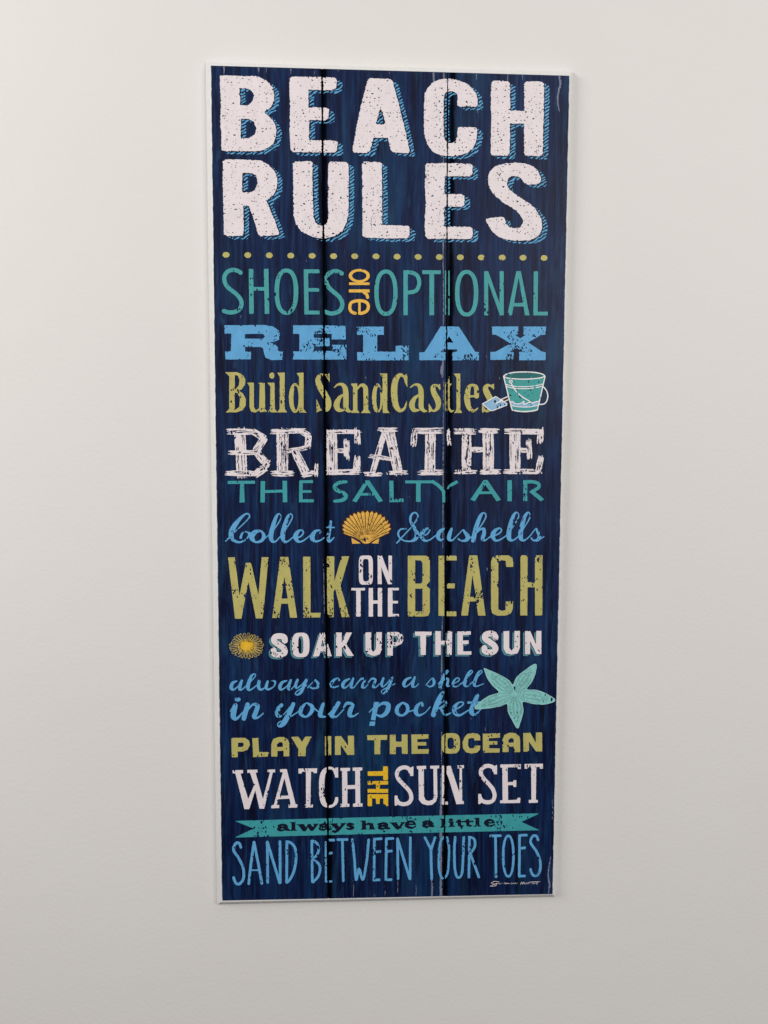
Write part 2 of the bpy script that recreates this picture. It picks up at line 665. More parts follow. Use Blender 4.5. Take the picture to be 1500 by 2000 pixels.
def sheet_between(name, xl, xr, ys, z0, z1, mat, label):
    """a thin printed plank: ragged long edges given in drawing units"""
    n = len(ys)
    v, f = [], []
    for z in (z1, z0):
        a = to_sign(np.stack([xl, ys[0]], 1))
        b = to_sign(np.stack([xr, ys[1]], 1)) if isinstance(ys, tuple) else None
        for p, q in zip(a, b):
            v += [(p[0], p[1], z), (q[0], q[1], z)]
    m = len(a)
    for i in range(m - 1):
        k = 2 * i
        f.append((k, k + 2, k + 3, k + 1))
        o = 2 * m
        f.append((k, o + k, o + k + 2, k + 2))
        f.append((k + 1, k + 3, o + k + 3, o + k + 1))
    f.append((0, 1, 2 * m + 1, 2 * m))
    e = 2 * (m - 1)
    f.append((e, 2 * m + e, 2 * m + e + 1, e + 1))
    return mesh_obj(name, v, f, mat, SIGN, label)


def edge_y(x, bottom):
    return (1758.5 + (1745.7 - 1758.5) * (x - 434.2) / 644.5) if bottom else (128.6 + (148.4 - 128.6) * (x - 412.4) / 699.4)


def edge_line(t, which):
    """x of a long edge at t = 0 (top) .. 1 (bottom)"""
    y = 130 + 1620 * t
    wob = (fbm(y / 9.0, np.full_like(y, which * 7.3), 60 + which) - 0.5)
    if which == 0:
        return 412.4 + 21.8 * t + wob * 1.7
    if which == 3:
        return 1111.8 - 33.1 * t + wob * 1.9
    if which in (1, 11):
        return seam_x(y, 0) + (-1.7 if which == 1 else 1.7) + wob * 2.0
    return seam_x(y, 1) + (-1.1 if which == 2 else 1.1) + wob * 1.8


_t = np.linspace(0, 1, 360)
for a, b, m, lab in ((0, 1, 'plank1', 'left printed plank, dark navy with streaks'),
                     (11, 2, 'plank2', 'middle printed plank, brighter blue streaks towards its foot'),
                     (12, 3, 'plank3', 'right printed plank, navy with worn pale streaks')):
    xl, xr = edge_line(_t, a), edge_line(_t, b)
    yl = edge_y(xl, 0) + (edge_y(xl, 1) - edge_y(xl, 0)) * _t
    yr = edge_y(xr, 0) + (edge_y(xr, 1) - edge_y(xr, 0)) * _t
    sheet_between('plank', xl, xr, (yl, yr), 0.0001, 0.00055, M[m], lab)
# the black gaps between planks: strips of the print lying under the plank edges
for k in (0, 1):
    x = seam_x(130 + 1620 * _t, k)
    ys = edge_y(x, 0) + (edge_y(x, 1) - edge_y(x, 0)) * _t
    sheet_between('plank_gap', x - 4.2, x + 4.2, (ys, ys), 0.00002, 0.00008, M['black'], 'black gap between two planks')


def word(piece, mat, label, **kw):
    return ink(piece, 'word', mat, label, **kw)


# ------------------------------------------------------------------ BEACH RULES
TS = 1500 / 380.0


def rope(src, parent, whole, label):
    sh = src.copy()
    sh.ops = []
    for dx, dy in ((5.0, 2.8), (10.8, 6.2)):
        for op in src.ops:
            p = op[1].copy()
            p[:, 0] += dx
            p[:, 1] += dy
            sh.ops.append(('poly', p, op[-1]) if op[0] == 'poly' else (op[0], p) + op[2:])
        if dx < 6:
            first = sh.ops
            sh.ops = []
    a, b = Ink(), Ink()
    a.ops, b.ops = first, sh.ops

    def carve(F, X, Y, lo, h):
        F2 = np.minimum(a.field(X, Y, lo[0], lo[1], h), b.field(X, Y, lo[0], lo[1], h))
        L = whole.field(X, Y, lo[0], lo[1], h)
        F2 = np.maximum(F2, 1.9 - L + (vn(X / 3, Y / 3, 5) - 0.5) * 1.4)
        wv = fbm(X / 6, Y / 6, 77) * 1.5
        hatch = np.sin((X * 0.62 + Y * 1.0) / 6.6 * 2 * math.pi + wv * 4.2)
        F2 = np.maximum(F2 + (vn(X / 2.2, Y / 2.2, 8) - 0.5) * 2.2, (hatch + 0.12) * 1.6)
        for k, hw in ((0, 2.6), (1, 1.7)):
            F2 = np.maximum(F2, hw - np.abs(X - seam_x(Y, k)))
        return F2
    return ink(b, 'rope_shadow', 'rope', label, parent=parent, layer='base', wear=0, rough=0, seam=False, extra=carve, step=0.7)


def title(shapes, label, letters):
    w_ = word(shapes, 'white', label, wear=0.85, kind='speck', rough=0.62, step=0.7)
    k = 0
    for n in letters:                    # one rope shadow behind each letter
        one = shapes.copy()
        one.ops = shapes.ops[k:k + n]
        k += n
        rope(one, w_, shapes, 'blue twisted rope shadow')


g = Ink(400, 110, TS)
g.PS(118, 165, 135, 152, 220, 152, 300, 155, 400, 158, 470, 190, 520, 240, 535, 300, 530, 350, 500, 405, 460, 435, 510, 480, 545, 540, 550, 600, 530, 670, 480, 710, 420, 732, 280, 734, 150, 732, 130, 712, 128, 600, 120, 500, 125, 400, 122, 280)
g.cP(268, 250, 330, 250, 365, 270, 382, 310, 368, 350, 338, 380, 275, 382)
g.cP(278, 485, 340, 485, 380, 510, 400, 560, 385, 605, 338, 635, 278, 635)
g.P(655, 172, 670, 160, 900, 164, 1000, 167, 1018, 190, 1012, 245, 985, 265, 800, 262, 800, 398, 930, 398, 958, 415, 955, 480, 930, 497, 805, 492, 805, 648, 1000, 652, 1022, 665, 1022, 725, 1000, 745, 680, 742, 662, 725, 655, 600, 658, 400, 652, 260)
g.P(1255, 185, 1275, 172, 1430, 178, 1448, 195, 1475, 290, 1502, 400, 1542, 560, 1580, 735, 1567, 750, 1452, 742, 1432, 720, 1410, 630, 1300, 632, 1290, 680, 1272, 730, 1250, 748, 1150, 745, 1138, 730, 1160, 600, 1190, 440, 1225, 300)
g.cP(1355, 395, 1392, 510, 1378, 530, 1325, 528, 1320, 515)
g.at(740, 110, TS)
g.PS(350, 320, 365, 265, 410, 210, 470, 183, 540, 177, 620, 190, 690, 225, 740, 280, 758, 335, 755, 388, 680, 389, 610, 388, 605, 310, 590, 283, 555, 272, 525, 277, 505, 305, 498, 400, 500, 560, 508, 640, 535, 670, 565, 670, 595, 648, 605, 600, 605, 562, 620, 549, 700, 550, 752, 558, 755, 620, 735, 690, 690, 740, 620, 765, 540, 770, 460, 760, 400, 720, 365, 660, 350, 580, 347, 450)
g.P(868, 205, 885, 192, 990, 195, 1008, 210, 1012, 420, 1120, 425, 1120, 215, 1135, 198, 1255, 198, 1272, 215, 1270, 400, 1265, 600, 1262, 755, 1245, 772, 1130, 768, 1118, 750, 1120, 520, 1010, 522, 1008, 750, 990, 770, 870, 765, 862, 745, 865, 500, 862, 300)
title(g, 'large white speckled word BEACH', (3, 1, 2, 1, 1))

g = Ink(400, 300, TS)
g.P(140, 62, 160, 48, 300, 48, 430, 55, 490, 85, 540, 140, 560, 200, 555, 270, 530, 320, 490, 355, 480, 370, 505, 430, 540, 520, 575, 615, 565, 630, 430, 640, 412, 625, 390, 545, 365, 470, 340, 405, 298, 405, 300, 500, 300, 620, 290, 635, 175, 640, 150, 625, 145, 450, 140, 250)
g.cP(290, 152, 370, 155, 400, 180, 408, 230, 390, 280, 350, 303, 290, 300)
g.P(680, 80, 700, 65, 815, 60, 830, 75, 832, 300, 838, 480, 850, 530, 880, 555, 915, 558, 940, 540, 952, 500, 950, 300, 952, 80, 965, 65, 1085, 65, 1108, 85, 1110, 250, 1108, 450, 1095, 530, 1060, 600, 1000, 640, 910, 660, 820, 640, 750, 605, 705, 550, 685, 480, 682, 300)
g.P(1212, 80, 1225, 65, 1350, 68, 1364, 80, 1366, 300, 1368, 550, 1450, 555, 1572, 560, 1580, 580, 1577, 640, 1557, 655, 1400, 655, 1240, 650, 1215, 635, 1215, 400)
g.at(740, 300, TS)
g.P(358, 95, 372, 78, 500, 76, 700, 80, 722, 95, 720, 165, 700, 178, 505, 175, 505, 315, 640, 315, 660, 330, 658, 395, 640, 412, 505, 410, 505, 565, 700, 568, 722, 580, 722, 640, 705, 660, 380, 657, 360, 645, 352, 550, 360, 400, 355, 250)
g.PS(1248, 215, 1225, 233, 1150, 240, 1112, 220, 1090, 190, 1050, 175, 1010, 185, 990, 215, 990, 255, 1030, 300, 1100, 350, 1180, 405, 1230, 465, 1256, 530, 1250, 600, 1220, 640, 1160, 668, 1050, 672, 950, 655, 880, 610, 845, 560, 825, 515, 840, 500, 950, 492, 970, 510, 985, 545, 1010, 570, 1060, 577, 1095, 560, 1108, 520, 1090, 480, 1040, 430, 960, 380, 890, 320, 850, 260, 842, 180, 870, 125, 930, 88, 1040, 73, 1150, 85, 1210, 120, 1240, 170)
title(g, 'large white speckled word RULES', (2, 1, 1, 1, 1))

_dots = [(400 + x / TS, 300 + y / TS) for x, y in ((165, 782), (332, 784), (498, 786), (663, 788), (828, 790), (993, 792), (1156, 793), (1320, 794))] + \
        [(740 + x / TS, 300 + y / TS) for x, y in ((140, 796), (302, 798), (465, 799), (627, 801), (789, 802), (950, 803), (1110, 804), (1272, 806))]
for x, y in _dots:
    ink(Ink().at(0, 0, 1).E(x, y, 6.7, 5.5), 'dot', 'olive', wear=0.1, rough=0.2, seam=False, step=0.6)

# ------------------------------------------------------------------ SHOES are OPTIONAL
g = Ink(425, 510, 4)
g.S(33, 184, 94, 150, 75, 115, 70, 80, 84, 57, 115, 54, 150, 70, 192, 105, 226, 150, 262, 180, 300, 188, 335, 178, 370, 150, 393, 115, 402, 80, 400, 48, 390)
g.L(36, 262, 62, 266, 413).L(36, 380, 62, 387, 413).L(28, 262, 218, 385, 218)
g.R(538, 240, 93, 181, 36, 31, 2.3)
g.L(34, 690, 65, 695, 418).L(30, 674, 81, 796, 81).L(28, 690, 226, 794, 226).L(30, 680, 403, 797, 403)
g.S(33, 974, 100, 938, 82, 902, 82, 868, 100, 849, 135, 850, 165, 868, 205, 905, 241, 950, 280, 972, 320, 973, 355, 955, 388, 920, 406, 880, 410, 838, 396)
word(g, 'teal', 'tall thin teal word SHOES', wear=0.35, rough=0.12)
g = Ink(425, 510, 4)
g.R(1107, 116, 82, 53, 26, 19).L(20, 1027, 178, 1187, 178)
g.L(24, 1025, 234, 1187, 234).S(24, 1140, 243, 1165, 262, 1172, 288)
g.S(24, 1078, 410, 1050, 400, 1036, 380, 1034, 350, 1050, 322, 1107, 310, 1160, 322, 1178, 355, 1165, 390, 1130, 408, 1105, 408).L(19, 1108, 310, 1108, 416)
word(g, 'yellow', 'small yellow word are, turned sideways', wear=0.15, rough=0.1, step=0.6)
g = Ink(715, 510, 4)
g.R(155, 248, 91, 181, 34, 31, 2.3)
g.L(34, 308, 73, 308, 424).S(31, 300, 89, 345, 89, 392, 108, 413, 150, 412, 190, 392, 230, 355, 244, 308, 246)
g.L(30, 438, 88, 583, 88).L(37, 512, 80, 512, 424)
g.L(10, 619, 75, 619, 424).L(10, 647, 75, 646, 424)
g.R(785, 252, 91, 182, 35, 31, 2.3)
g.L(32, 937, 80, 937, 425).P(922, 80, 953, 80, 1074, 425, 1044, 425).L(32, 1058, 80, 1058, 425)
g.P(1172, 80, 1208, 80, 1275, 425, 1240, 425, 1190, 130, 1138, 425, 1102, 425).L(28, 1135, 342, 1245, 342)
g.L(34, 1325, 82, 1322, 424).L(29, 1306, 411, 1418, 411)
word(g, 'teal', 'tall thin teal word OPTIONAL', wear=0.35, rough=0.12)

# ------------------------------------------------------------------ RELAX
g = Ink(425, 510, 4)
g.P(55, 503, 360, 500, 430, 510, 480, 545, 492, 580, 480, 615, 440, 632, 400, 635, 440, 645, 470, 670, 475, 700, 480, 708, 510, 708, 508, 772, 420, 774, 375, 755, 362, 715, 355, 680, 330, 672, 215, 672, 215, 708, 262, 710, 262, 768, 62, 770, 60, 705, 105, 705, 108, 568, 55, 568)
g.cP(215, 570, 355, 570, 372, 588, 355, 607, 215, 607)
g.P(590, 503, 815, 502, 1000, 508, 1002, 614, 893, 614, 890, 570, 752, 570, 752, 602, 875, 602, 875, 665, 752, 667, 755, 702, 895, 702, 895, 655, 1008, 655, 1008, 770, 815, 770, 590, 770, 592, 705, 640, 705, 640, 570, 590, 568)
g.P(1087, 513, 1300, 513, 1297, 577, 1247, 577, 1247, 708, 1390, 708, 1390, 662, 1493, 662, 1493, 775, 1090, 777, 1090, 712, 1137, 712, 1137, 577, 1088, 577)
g.at(715, 510, 4)
g.P(582, 512, 725, 512, 850, 708, 882, 712, 880, 775, 675, 775, 673, 715, 715, 705, 705, 690, 600, 690, 578, 712, 622, 712, 622, 775, 415, 775, 415, 715, 455, 712)
g.cP(648, 587, 680, 638, 618, 638)
g.P(982, 512, 1187, 512, 1187, 572, 1158, 577, 1205, 603, 1245, 577, 1228, 572, 1228, 512, 1405, 512, 1402, 577, 1370, 577, 1265, 635, 1370, 708, 1402, 712, 1400, 775, 1195, 775, 1195, 712, 1222, 708, 1175, 680, 1128, 708, 1152, 712, 1152, 772, 970, 772, 970, 712, 1010, 708, 1128, 645, 1015, 577, 984, 575)
word(g, 'blue', 'wide blue slab word RELAX, badly scratched', wear=0.75, rough=0.3)

# ------------------------------------------------------------------ Build SandCastles
g = Ink(425, 715, 4)
g.P(60, 48, 150, 48, 195, 65, 218, 105, 215, 145, 190, 180, 170, 195, 200, 215, 222, 260, 220, 310, 195, 345, 150, 362, 65, 362, 92, 335, 92, 80)
g.cP(135, 70, 158, 75, 172, 105, 168, 150, 135, 190).cP(135, 205, 160, 215, 175, 260, 170, 320, 135, 345)
g.P(232, 130, 285, 130, 285, 320, 300, 345, 325, 330, 330, 145, 315, 130, 370, 130, 372, 335, 388, 358, 330, 360, 328, 345, 295, 365, 262, 355, 250, 320, 250, 160)
g.E(425, 75, 20, 24).P(390, 130, 445, 130, 448, 335, 470, 362, 385, 362, 412, 335, 412, 160)
g.P(465, 52, 525, 52, 525, 335, 545, 362, 465, 362, 485, 335, 487, 85)
g.E(605, 250, 48, 116).cE(613, 250, 20, 92).P(616, 55, 672, 52, 672, 335, 696, 365, 638, 362, 637, 85)
word(g, 'olive', 'tall olive serif word Build', wear=0.6, rough=0.15, step=0.7)
g = Ink(425, 715, 4)
g.V(848, 68, 12, 803, 75, 28, 785, 110, 42, 800, 160, 48, 835, 220, 50, 865, 280, 48, 862, 330, 36, 838, 354, 14)
g.P(874, 55, 876, 128, 846, 80).P(772, 255, 772, 363, 815, 345, 800, 320)
g.V(912, 168, 8, 940, 145, 16, 975, 146, 26, 998, 180, 40, 1003, 260, 42, 1003, 320, 40, 1022, 350, 26, 1045, 353, 8)
g.V(1000, 215, 10, 955, 245, 28, 930, 300, 46, 945, 342, 34, 985, 345, 14)
g.P(1040, 138, 1092, 135, 1092, 340, 1110, 366, 1042, 366, 1058, 340, 1058, 165).V(1092, 178, 14, 1120, 150, 22, 1148, 160, 34, 1157, 200, 38, 1158, 345, 36).P(1140, 340, 1176, 340, 1195, 367, 1120, 367)
g.E(1248, 252, 42, 116).cE(1256, 252, 16, 92).P(1266, 58, 1325, 58, 1325, 340, 1343, 368, 1290, 366, 1288, 90)
g.at(715, 715, 4)
g.V(312, 120, 12, 292, 78, 22, 257, 74, 32, 226, 125, 46, 219, 210, 50, 230, 300, 46, 260, 345, 32, 295, 335, 20, 315, 290, 10)
g.P(322, 58, 322, 165, 302, 130, 290, 80).P(320, 265, 312, 312, 292, 342, 302, 300)
g.V(345, 168, 8, 375, 148, 16, 408, 150, 26, 427, 185, 40, 430, 260, 40, 430, 320, 38, 450, 348, 26, 474, 353, 8).V(425, 220, 10, 380, 250, 28, 358, 300, 44, 372, 342, 34, 410, 345, 14)
g.V(578, 172, 10, 548, 150, 18, 522, 168, 36, 532, 215, 44, 560, 270, 46, 560, 322, 34, 530, 350, 16, 492, 338, 10).P(578, 138, 578, 192, 552, 155).P(488, 288, 490, 364, 522, 346)
g.L(18, 624, 125, 624, 356).L(12, 645, 84, 647, 340).P(640, 134, 669, 138, 652, 162).V(648, 335, 16, 665, 354, 16, 684, 346, 6)
g.P(683, 60, 735, 58, 735, 340, 753, 367, 688, 367, 705, 340, 705, 90)
g.V(862, 235, 38, 858, 168, 34, 828, 148, 18, 800, 172, 34, 788, 250, 46, 802, 322, 38, 838, 351, 22, 874, 328, 8).L(16, 800, 237, 881, 236)
g.V(995, 172, 10, 958, 150, 20, 932, 172, 40, 945, 215, 48, 973, 270, 46, 975, 320, 36, 945, 352, 20, 908, 340, 12).P(998, 138, 998, 192, 968, 152).P(905, 296, 905, 366, 938, 350)
word(g, 'olive', 'tall olive serif word SandCastles', wear=0.5, rough=0.15, step=0.7)


def picture(name, label):
    return name, label


# the pail picture: body first, everything else is a sub-part of it
g = Ink(715, 715, 4)
g.P(1072, 80, 1100, 62, 1160, 50, 1235, 47, 1310, 50, 1370, 62, 1396, 80, 1378, 160, 1358, 250, 1335, 345, 1290, 358, 1235, 361, 1180, 357, 1140, 345, 1110, 240, 1088, 150)
pail = ink(g, 'pail_picture', 'pail', 'green beach pail with white outline', wear=0.35, rough=0.1, seam=False, step=0.6)
ink(Ink(715, 715, 4).E(1235, 75, 160, 27), 'pail_opening', 'paildark', parent=pail, layer='over', wear=0.3, rough=0.1, seam=False, step=0.6)
g = Ink(715, 715, 4).P(1122, 290, 1140, 280, 1180, 300, 1225, 282, 1268, 300, 1310, 285, 1350, 282, 1342, 310, 1290, 318, 1235, 320, 1180, 318, 1128, 310)
ink(g, 'wave_band', 'sky', parent=pail, layer='over', wear=0.3, rough=0.1, seam=False, step=0.6)
g = Ink(715, 715, 4)
g.S(9, 1072, 80, 1100, 62, 1160, 50, 1235, 47, 1310, 50, 1370, 62, 1396, 78).S(9, 1072, 80, 1110, 96, 1235, 103, 1355, 94, 1396, 78)
g.L(9, 1072, 80, 1090, 150, 1112, 245, 1140, 345).L(9, 1396, 80, 1378, 160, 1358, 250, 1335, 345).S(10, 1140, 343, 1180, 352, 1235, 356, 1290, 352, 1335, 343)
g.S(7, 1088, 143, 1150, 158, 1235, 162, 1310, 156, 1380, 141).S(7, 1092, 160, 1150, 173, 1235, 178, 1310, 172, 1376, 158)
g.R(1128, 122, 16, 15, 6).E(1128, 122, 5, 5)
g.S(9, 1130, 132, 1160, 185, 1210, 235, 1280, 278)
g.S(8, 1125, 290, 1140, 276, 1158, 292, 1190, 296, 1215, 288, 1232, 276, 1228, 300, 1258, 290, 1282, 282, 1300, 290, 1322, 280, 1350, 276)
g.S(7, 1130, 308, 1180, 318, 1235, 321, 1290, 318, 1345, 305)
g.S(9, 1378, 158, 1405, 190, 1417, 230, 1410, 270, 1388, 296, 1350, 300)
ink(g, 'pail_outline', 'line', 'white lines and carrying handle of the pail', parent=pail, layer='top', wear=0.3, rough=0.1, seam=False, step=0.5)
g = Ink(715, 715, 4).P(1015, 240, 1098, 296, 1090, 315, 985, 348, 965, 345, 910, 298)
spade = ink(g, 'spade_picture', 'sky', 'light blue beach spade leaning at the pail', layer='over', wear=0.3, rough=0.1, seam=False, step=0.6)
g = Ink(715, 715, 4)
g.L(8, 1012, 240, 1098, 294, 1095, 306, 985, 349, 968, 347, 907, 297, 1012, 238).V(1010, 294, 8, 1050, 275, 12, 1065, 268, 10)
g.L(8, 1040, 278, 1050, 262, 1108, 238).L(8, 1060, 284, 1085, 275, 1112, 262)
ink(g, 'spade_outline', 'line', parent=spade, layer='lines', wear=0.25, rough=0.1, seam=False, step=0.5)
ink(Ink(715, 715, 4).P(1052, 265, 1106, 242, 1110, 258, 1062, 280), 'spade_handle', 'brown', parent=spade, layer='top', wear=0.1, rough=0.1, seam=False, step=0.6)

# ------------------------------------------------------------------ BREATHE (hand scratched capitals)
_sk = np.random.RandomState(11)


def scratchy(g, x0, y0, x1, y1, wd, n=None):
    """a stroke drawn with several quick brush marks"""
    n = n or max(3, int(round(wd / 11.5)))
    d = np.array([x1 - x0, y1 - y0], float)
    ln = math.hypot(*d)
    u = d / ln
    v = np.array([-u[1], u[0]])
    a0, a1 = np.array([x0, y0], float), np.array([x1, y1], float)
    for k in range(n):
        off = ((k + 0.5) / n - 0.5) * wd
        p = a0 + v * (off + _sk.uniform(-3, 3)) + u * _sk.uniform(-16, 7)
        q = a1 + v * (off + _sk.uniform(-3, 3)) + u * _sk.uniform(-7, 16)
        m = (p + q) / 2 + v * _sk.uniform(-3, 3)
        t = wd / n * _sk.uniform(0.82, 1.25)
        g.V(p[0], p[1], t * 0.45, *(p * 0.8 + q * 0.2), t, m[0], m[1], t * 1.02, *(p * 0.2 + q * 0.8), t, q[0], q[1], t * 0.4)
    # gaps scraped out between the marks
    for k in range(max(2, n)):
        off = _sk.uniform(-0.42, 0.42) * wd
        s0, s1 = sorted(_sk.uniform(0.05, 0.95, 2))
        p = a0 + d * s0 + v * off
        q = a0 + d * min(s1, s0 + 0.45) + v * (off + _sk.uniform(-4, 4))
        g.cV(p[0], p[1], 1.0, *((p + q) / 2), _sk.uniform(4.5, 8.5), q[0], q[1], 1.0)


g = Ink(425, 825, 4)
for a in ((172, 55, 192, 425, 84), (85, 74, 275, 74, 46), (275, 66, 365, 122, 50), (372, 118, 300, 225, 62), (100, 235, 305, 235, 36),
          (310, 240, 372, 310, 60), (388, 300, 375, 360, 50), (378, 345, 300, 402, 56), (62, 398, 310, 402, 40)):
    scratchy(g, *a)
for a in ((490, 55, 497, 405, 62), (540, 60, 540, 400, 24), (425, 70, 680, 64, 42), (650, 66, 712, 105, 46), (715, 100, 705, 190, 50), (700, 195, 545, 225, 34),
          (605, 230, 700, 412, 66), (660, 405, 745, 398, 40), (772, 318, 770, 415, 30), (422, 398, 590, 398, 42)):
    scratchy(g, *a)
for a in ((890, 62, 895, 395, 84), (855, 76, 1110, 74, 34), (1090, 55, 1092, 165, 48), (935, 222, 1010, 222, 34), (1008, 145, 1012, 285, 44), (855, 392, 1110, 386, 42), (1092, 275, 1080, 385, 52)):
    scratchy(g, *a)
for a in ((1262, 58, 1392, 58, 30), (1308, 62, 1212, 398, 46), (1342, 62, 1415, 408, 76), (1188, 262, 1388, 292, 28), (1150, 402, 1275, 402, 34), (1330, 394, 1475, 392, 36)):
    scratchy(g, *a)
g.at(715, 825, 4)
for a in ((375, 68, 600, 66, 48), (640, 60, 650, 175, 32), (378, 62, 368, 185, 44), (505, 80, 500, 398, 84), (412, 392, 590, 392, 44)):
    scratchy(g, *a)
for a in ((785, 72, 785, 388, 72), (690, 70, 848, 72, 44), (698, 386, 858, 388, 34), (952, 70, 955, 388, 84), (890, 64, 1028, 66, 40), (888, 388, 1038, 386, 38), (822, 212, 915, 214, 40)):
    scratchy(g, *a)
for a in ((1162, 62, 1162, 388, 84), (1092, 70, 1378, 72, 40), (1362, 52, 1356, 160, 48), (1205, 216, 1275, 216, 34), (1265, 142, 1275, 282, 44), (1072, 384, 1368, 382, 40), (1366, 270, 1342, 390, 44)):
    scratchy(g, *a)
word(g, 'white', 'white hand scratched word BREATHE', wear=0.4, rough=0.3, step=0.6)

# ------------------------------------------------------------------ THE SALTY AIR
g = Ink(425, 825, 4).L(24, 80, 469, 294, 467).P(178, 475, 208, 475, 212, 625, 172, 626)
g.L(35, 355, 458, 352, 625).L(35, 525, 456, 528, 623).L(22, 368, 540, 514, 536)
g.L(28, 652, 456, 650, 624).L(22, 640, 464, 746, 462).L(20, 650, 540, 733, 539).L(24, 636, 612, 751, 612)
word(g, 'sea', 'wide teal word THE above Collect', wear=0.35, rough=0.12, step=0.7)
g = Ink(425, 825, 4).V(1005, 464, 22, 960, 468, 28, 925, 485, 30, 915, 508, 30, 935, 531, 30, 980, 550, 30, 1003, 572, 30, 995, 594, 30, 965, 609, 28, 914, 615, 22)
g.P(1155, 453, 1185, 453, 1292, 614, 1258, 624, 1168, 487, 1085, 624, 1052, 614).L(20, 1110, 562, 1225, 560)
g.L(33, 1356, 455, 1360, 622).L(26, 1342, 610, 1453, 608)
g.at(715, 825, 4)
g.L(22, 304, 465, 520, 464).L(35, 408, 470, 407, 621)
g.S(26, 515, 460, 560, 490, 597, 528, 606, 560, 607, 620).L(24, 655, 494, 714, 461).L(14, 636, 520, 650, 492)
word(g, 'sea', 'wide teal word SALTY', wear=0.35, rough=0.12, step=0.7)
g = Ink(715, 825, 4)
g.P(918, 450, 946, 450, 1052, 604, 1018, 616, 930, 486, 848, 616, 812, 604).L(20, 870, 550, 990, 548)
g.L(35, 1120, 451, 1120, 616).L(32, 1242, 451, 1242, 614)
g.S(26, 1230, 464, 1300, 464, 1346, 480, 1342, 512, 1292, 540).P(1272, 542, 1306, 528, 1390, 600, 1362, 616)
word(g, 'sea', 'wide teal word AIR', wear=0.35, rough=0.12, step=0.7)

# ------------------------------------------------------------------ Collect / Seashells
g = Ink(425, 990, 4)
g.V(62, 268, 12, 130, 200, 9, 215, 120, 10, 250, 78, 11, 240, 54, 11, 208, 62, 16, 152, 120, 34, 115, 180, 42, 108, 230, 38, 130, 262, 24, 175, 275, 15, 225, 250, 13, 245, 215, 11, 225, 193, 10, 194, 205, 14, 182, 238, 22)
g.V(330, 186, 18, 288, 200, 36, 268, 240, 40, 300, 274, 16, 345, 262, 24, 362, 225, 28, 345, 192, 15, 318, 183, 9).V(248, 205, 22, 262, 230, 20, 270, 250, 20)
g.V(365, 250, 9, 430, 190, 9, 485, 110, 11, 495, 72, 9, 478, 53, 11, 455, 85, 26, 428, 170, 36, 417, 235, 36, 430, 268, 24, 455, 268, 12, 490, 232, 9)
g.V(490, 235, 9, 530, 180, 9, 575, 105, 11, 585, 70, 9, 568, 53, 11, 545, 85, 26, 518, 170, 36, 509, 235, 36, 525, 270, 24, 550, 268, 12, 590, 235, 9)
g.V(590, 240, 9, 640, 235, 12, 670, 205, 12, 662, 183, 11, 630, 192, 26, 609, 230, 38, 627, 268, 22, 665, 266, 12, 720, 225, 9)
g.V(805, 205, 18, 798, 183, 11, 762, 192, 24, 739, 235, 38, 757, 268, 22, 797, 263, 12, 832, 240, 9)
g.V(885, 113, 18, 875, 180, 26, 864, 240, 28, 874, 270, 18, 910, 238, 9).L(11, 850, 160, 917, 160)
word(g, 'blue', 'blue script word Collect', wear=0.5, rough=0.1, step=0.6)

g = Ink(425, 990, 4)
pts = []
_c = np.array([1160.0, 285.0])
_tips = [(978, 205), (972, 172), (972, 138), (985, 108), (1005, 82), (1032, 60), (1062, 45), (1096, 34), (1132, 28), (1170, 27), (1208, 29), (1244, 37), (1278, 53), (1308, 75), (1334, 102), (1352, 132), (1358, 168), (1342, 202)]
for k, (x, y) in enumerate(_tips):
    pts += [x, y]
    if k + 1 < len(_tips):
        x2, y2 = _tips[k + 1]
        pts += [(x + x2) / 2 + (1160 - (x + x2) / 2) * 0.06, (y + y2) / 2 + (285 - (y + y2) / 2) * 0.06]
pts += [1300, 222, 1262, 240, 1215, 262, 1182, 286, 1138, 286, 1110, 262, 1062, 238, 1015, 222]
shell = ink(Ink(425, 990, 4).PS(*pts), 'scallop_shell_picture', 'gold', 'golden scallop shell between Collect and Seashells', wear=0.35, rough=0.1, seam=False, step=0.6)
g = Ink(425, 990, 4)
for (x, y), (x2, y2) in zip(_tips[:-1], _tips[1:]):
    ex, ey = (x + x2) / 2, (y + y2) / 2
    mx, my = 1160 + (ex - 1160) * 0.55, 285 + (ey - 285) * 0.60 - 6
    g.V(ex, ey, 5, mx, my, 5, 1160 + (ex - 1160) * 0.30, 285 + (ey - 285) * 0.34 - 3, 2.5, 1160 + (ex - 1160) * 0.12, 285 + (ey - 285) * 0.12, 0.8)
for k, (x, y) in enumerate(_tips):
    g.V(1160 + (x - 1160) * 0.9, 285 + (y - 285) * 0.92, 1.0, 1160 + (x - 1160) * 0.5, 285 + (y - 285) * 0.55 - 5, 1.6, 1160 + (x - 1160) * 0.12, 285 + (y - 285) * 0.12, 0.8)
g.S(6, *(pts + pts[:2]))
ink(g, 'shell_ribs', 'brown', parent=shell, layer='over', wear=0.1, rough=0.1, seam=False, step=0.5)
for c in ((1045, 240, 1118, 284, 1052, 288), (1262, 240, 1258, 286, 1198, 284)):
    ink(Ink(425, 990, 4).P(*c), 'shell_wing', 'gold', parent=shell, layer='base', wear=0.2, rough=0.1, seam=False, step=0.6)

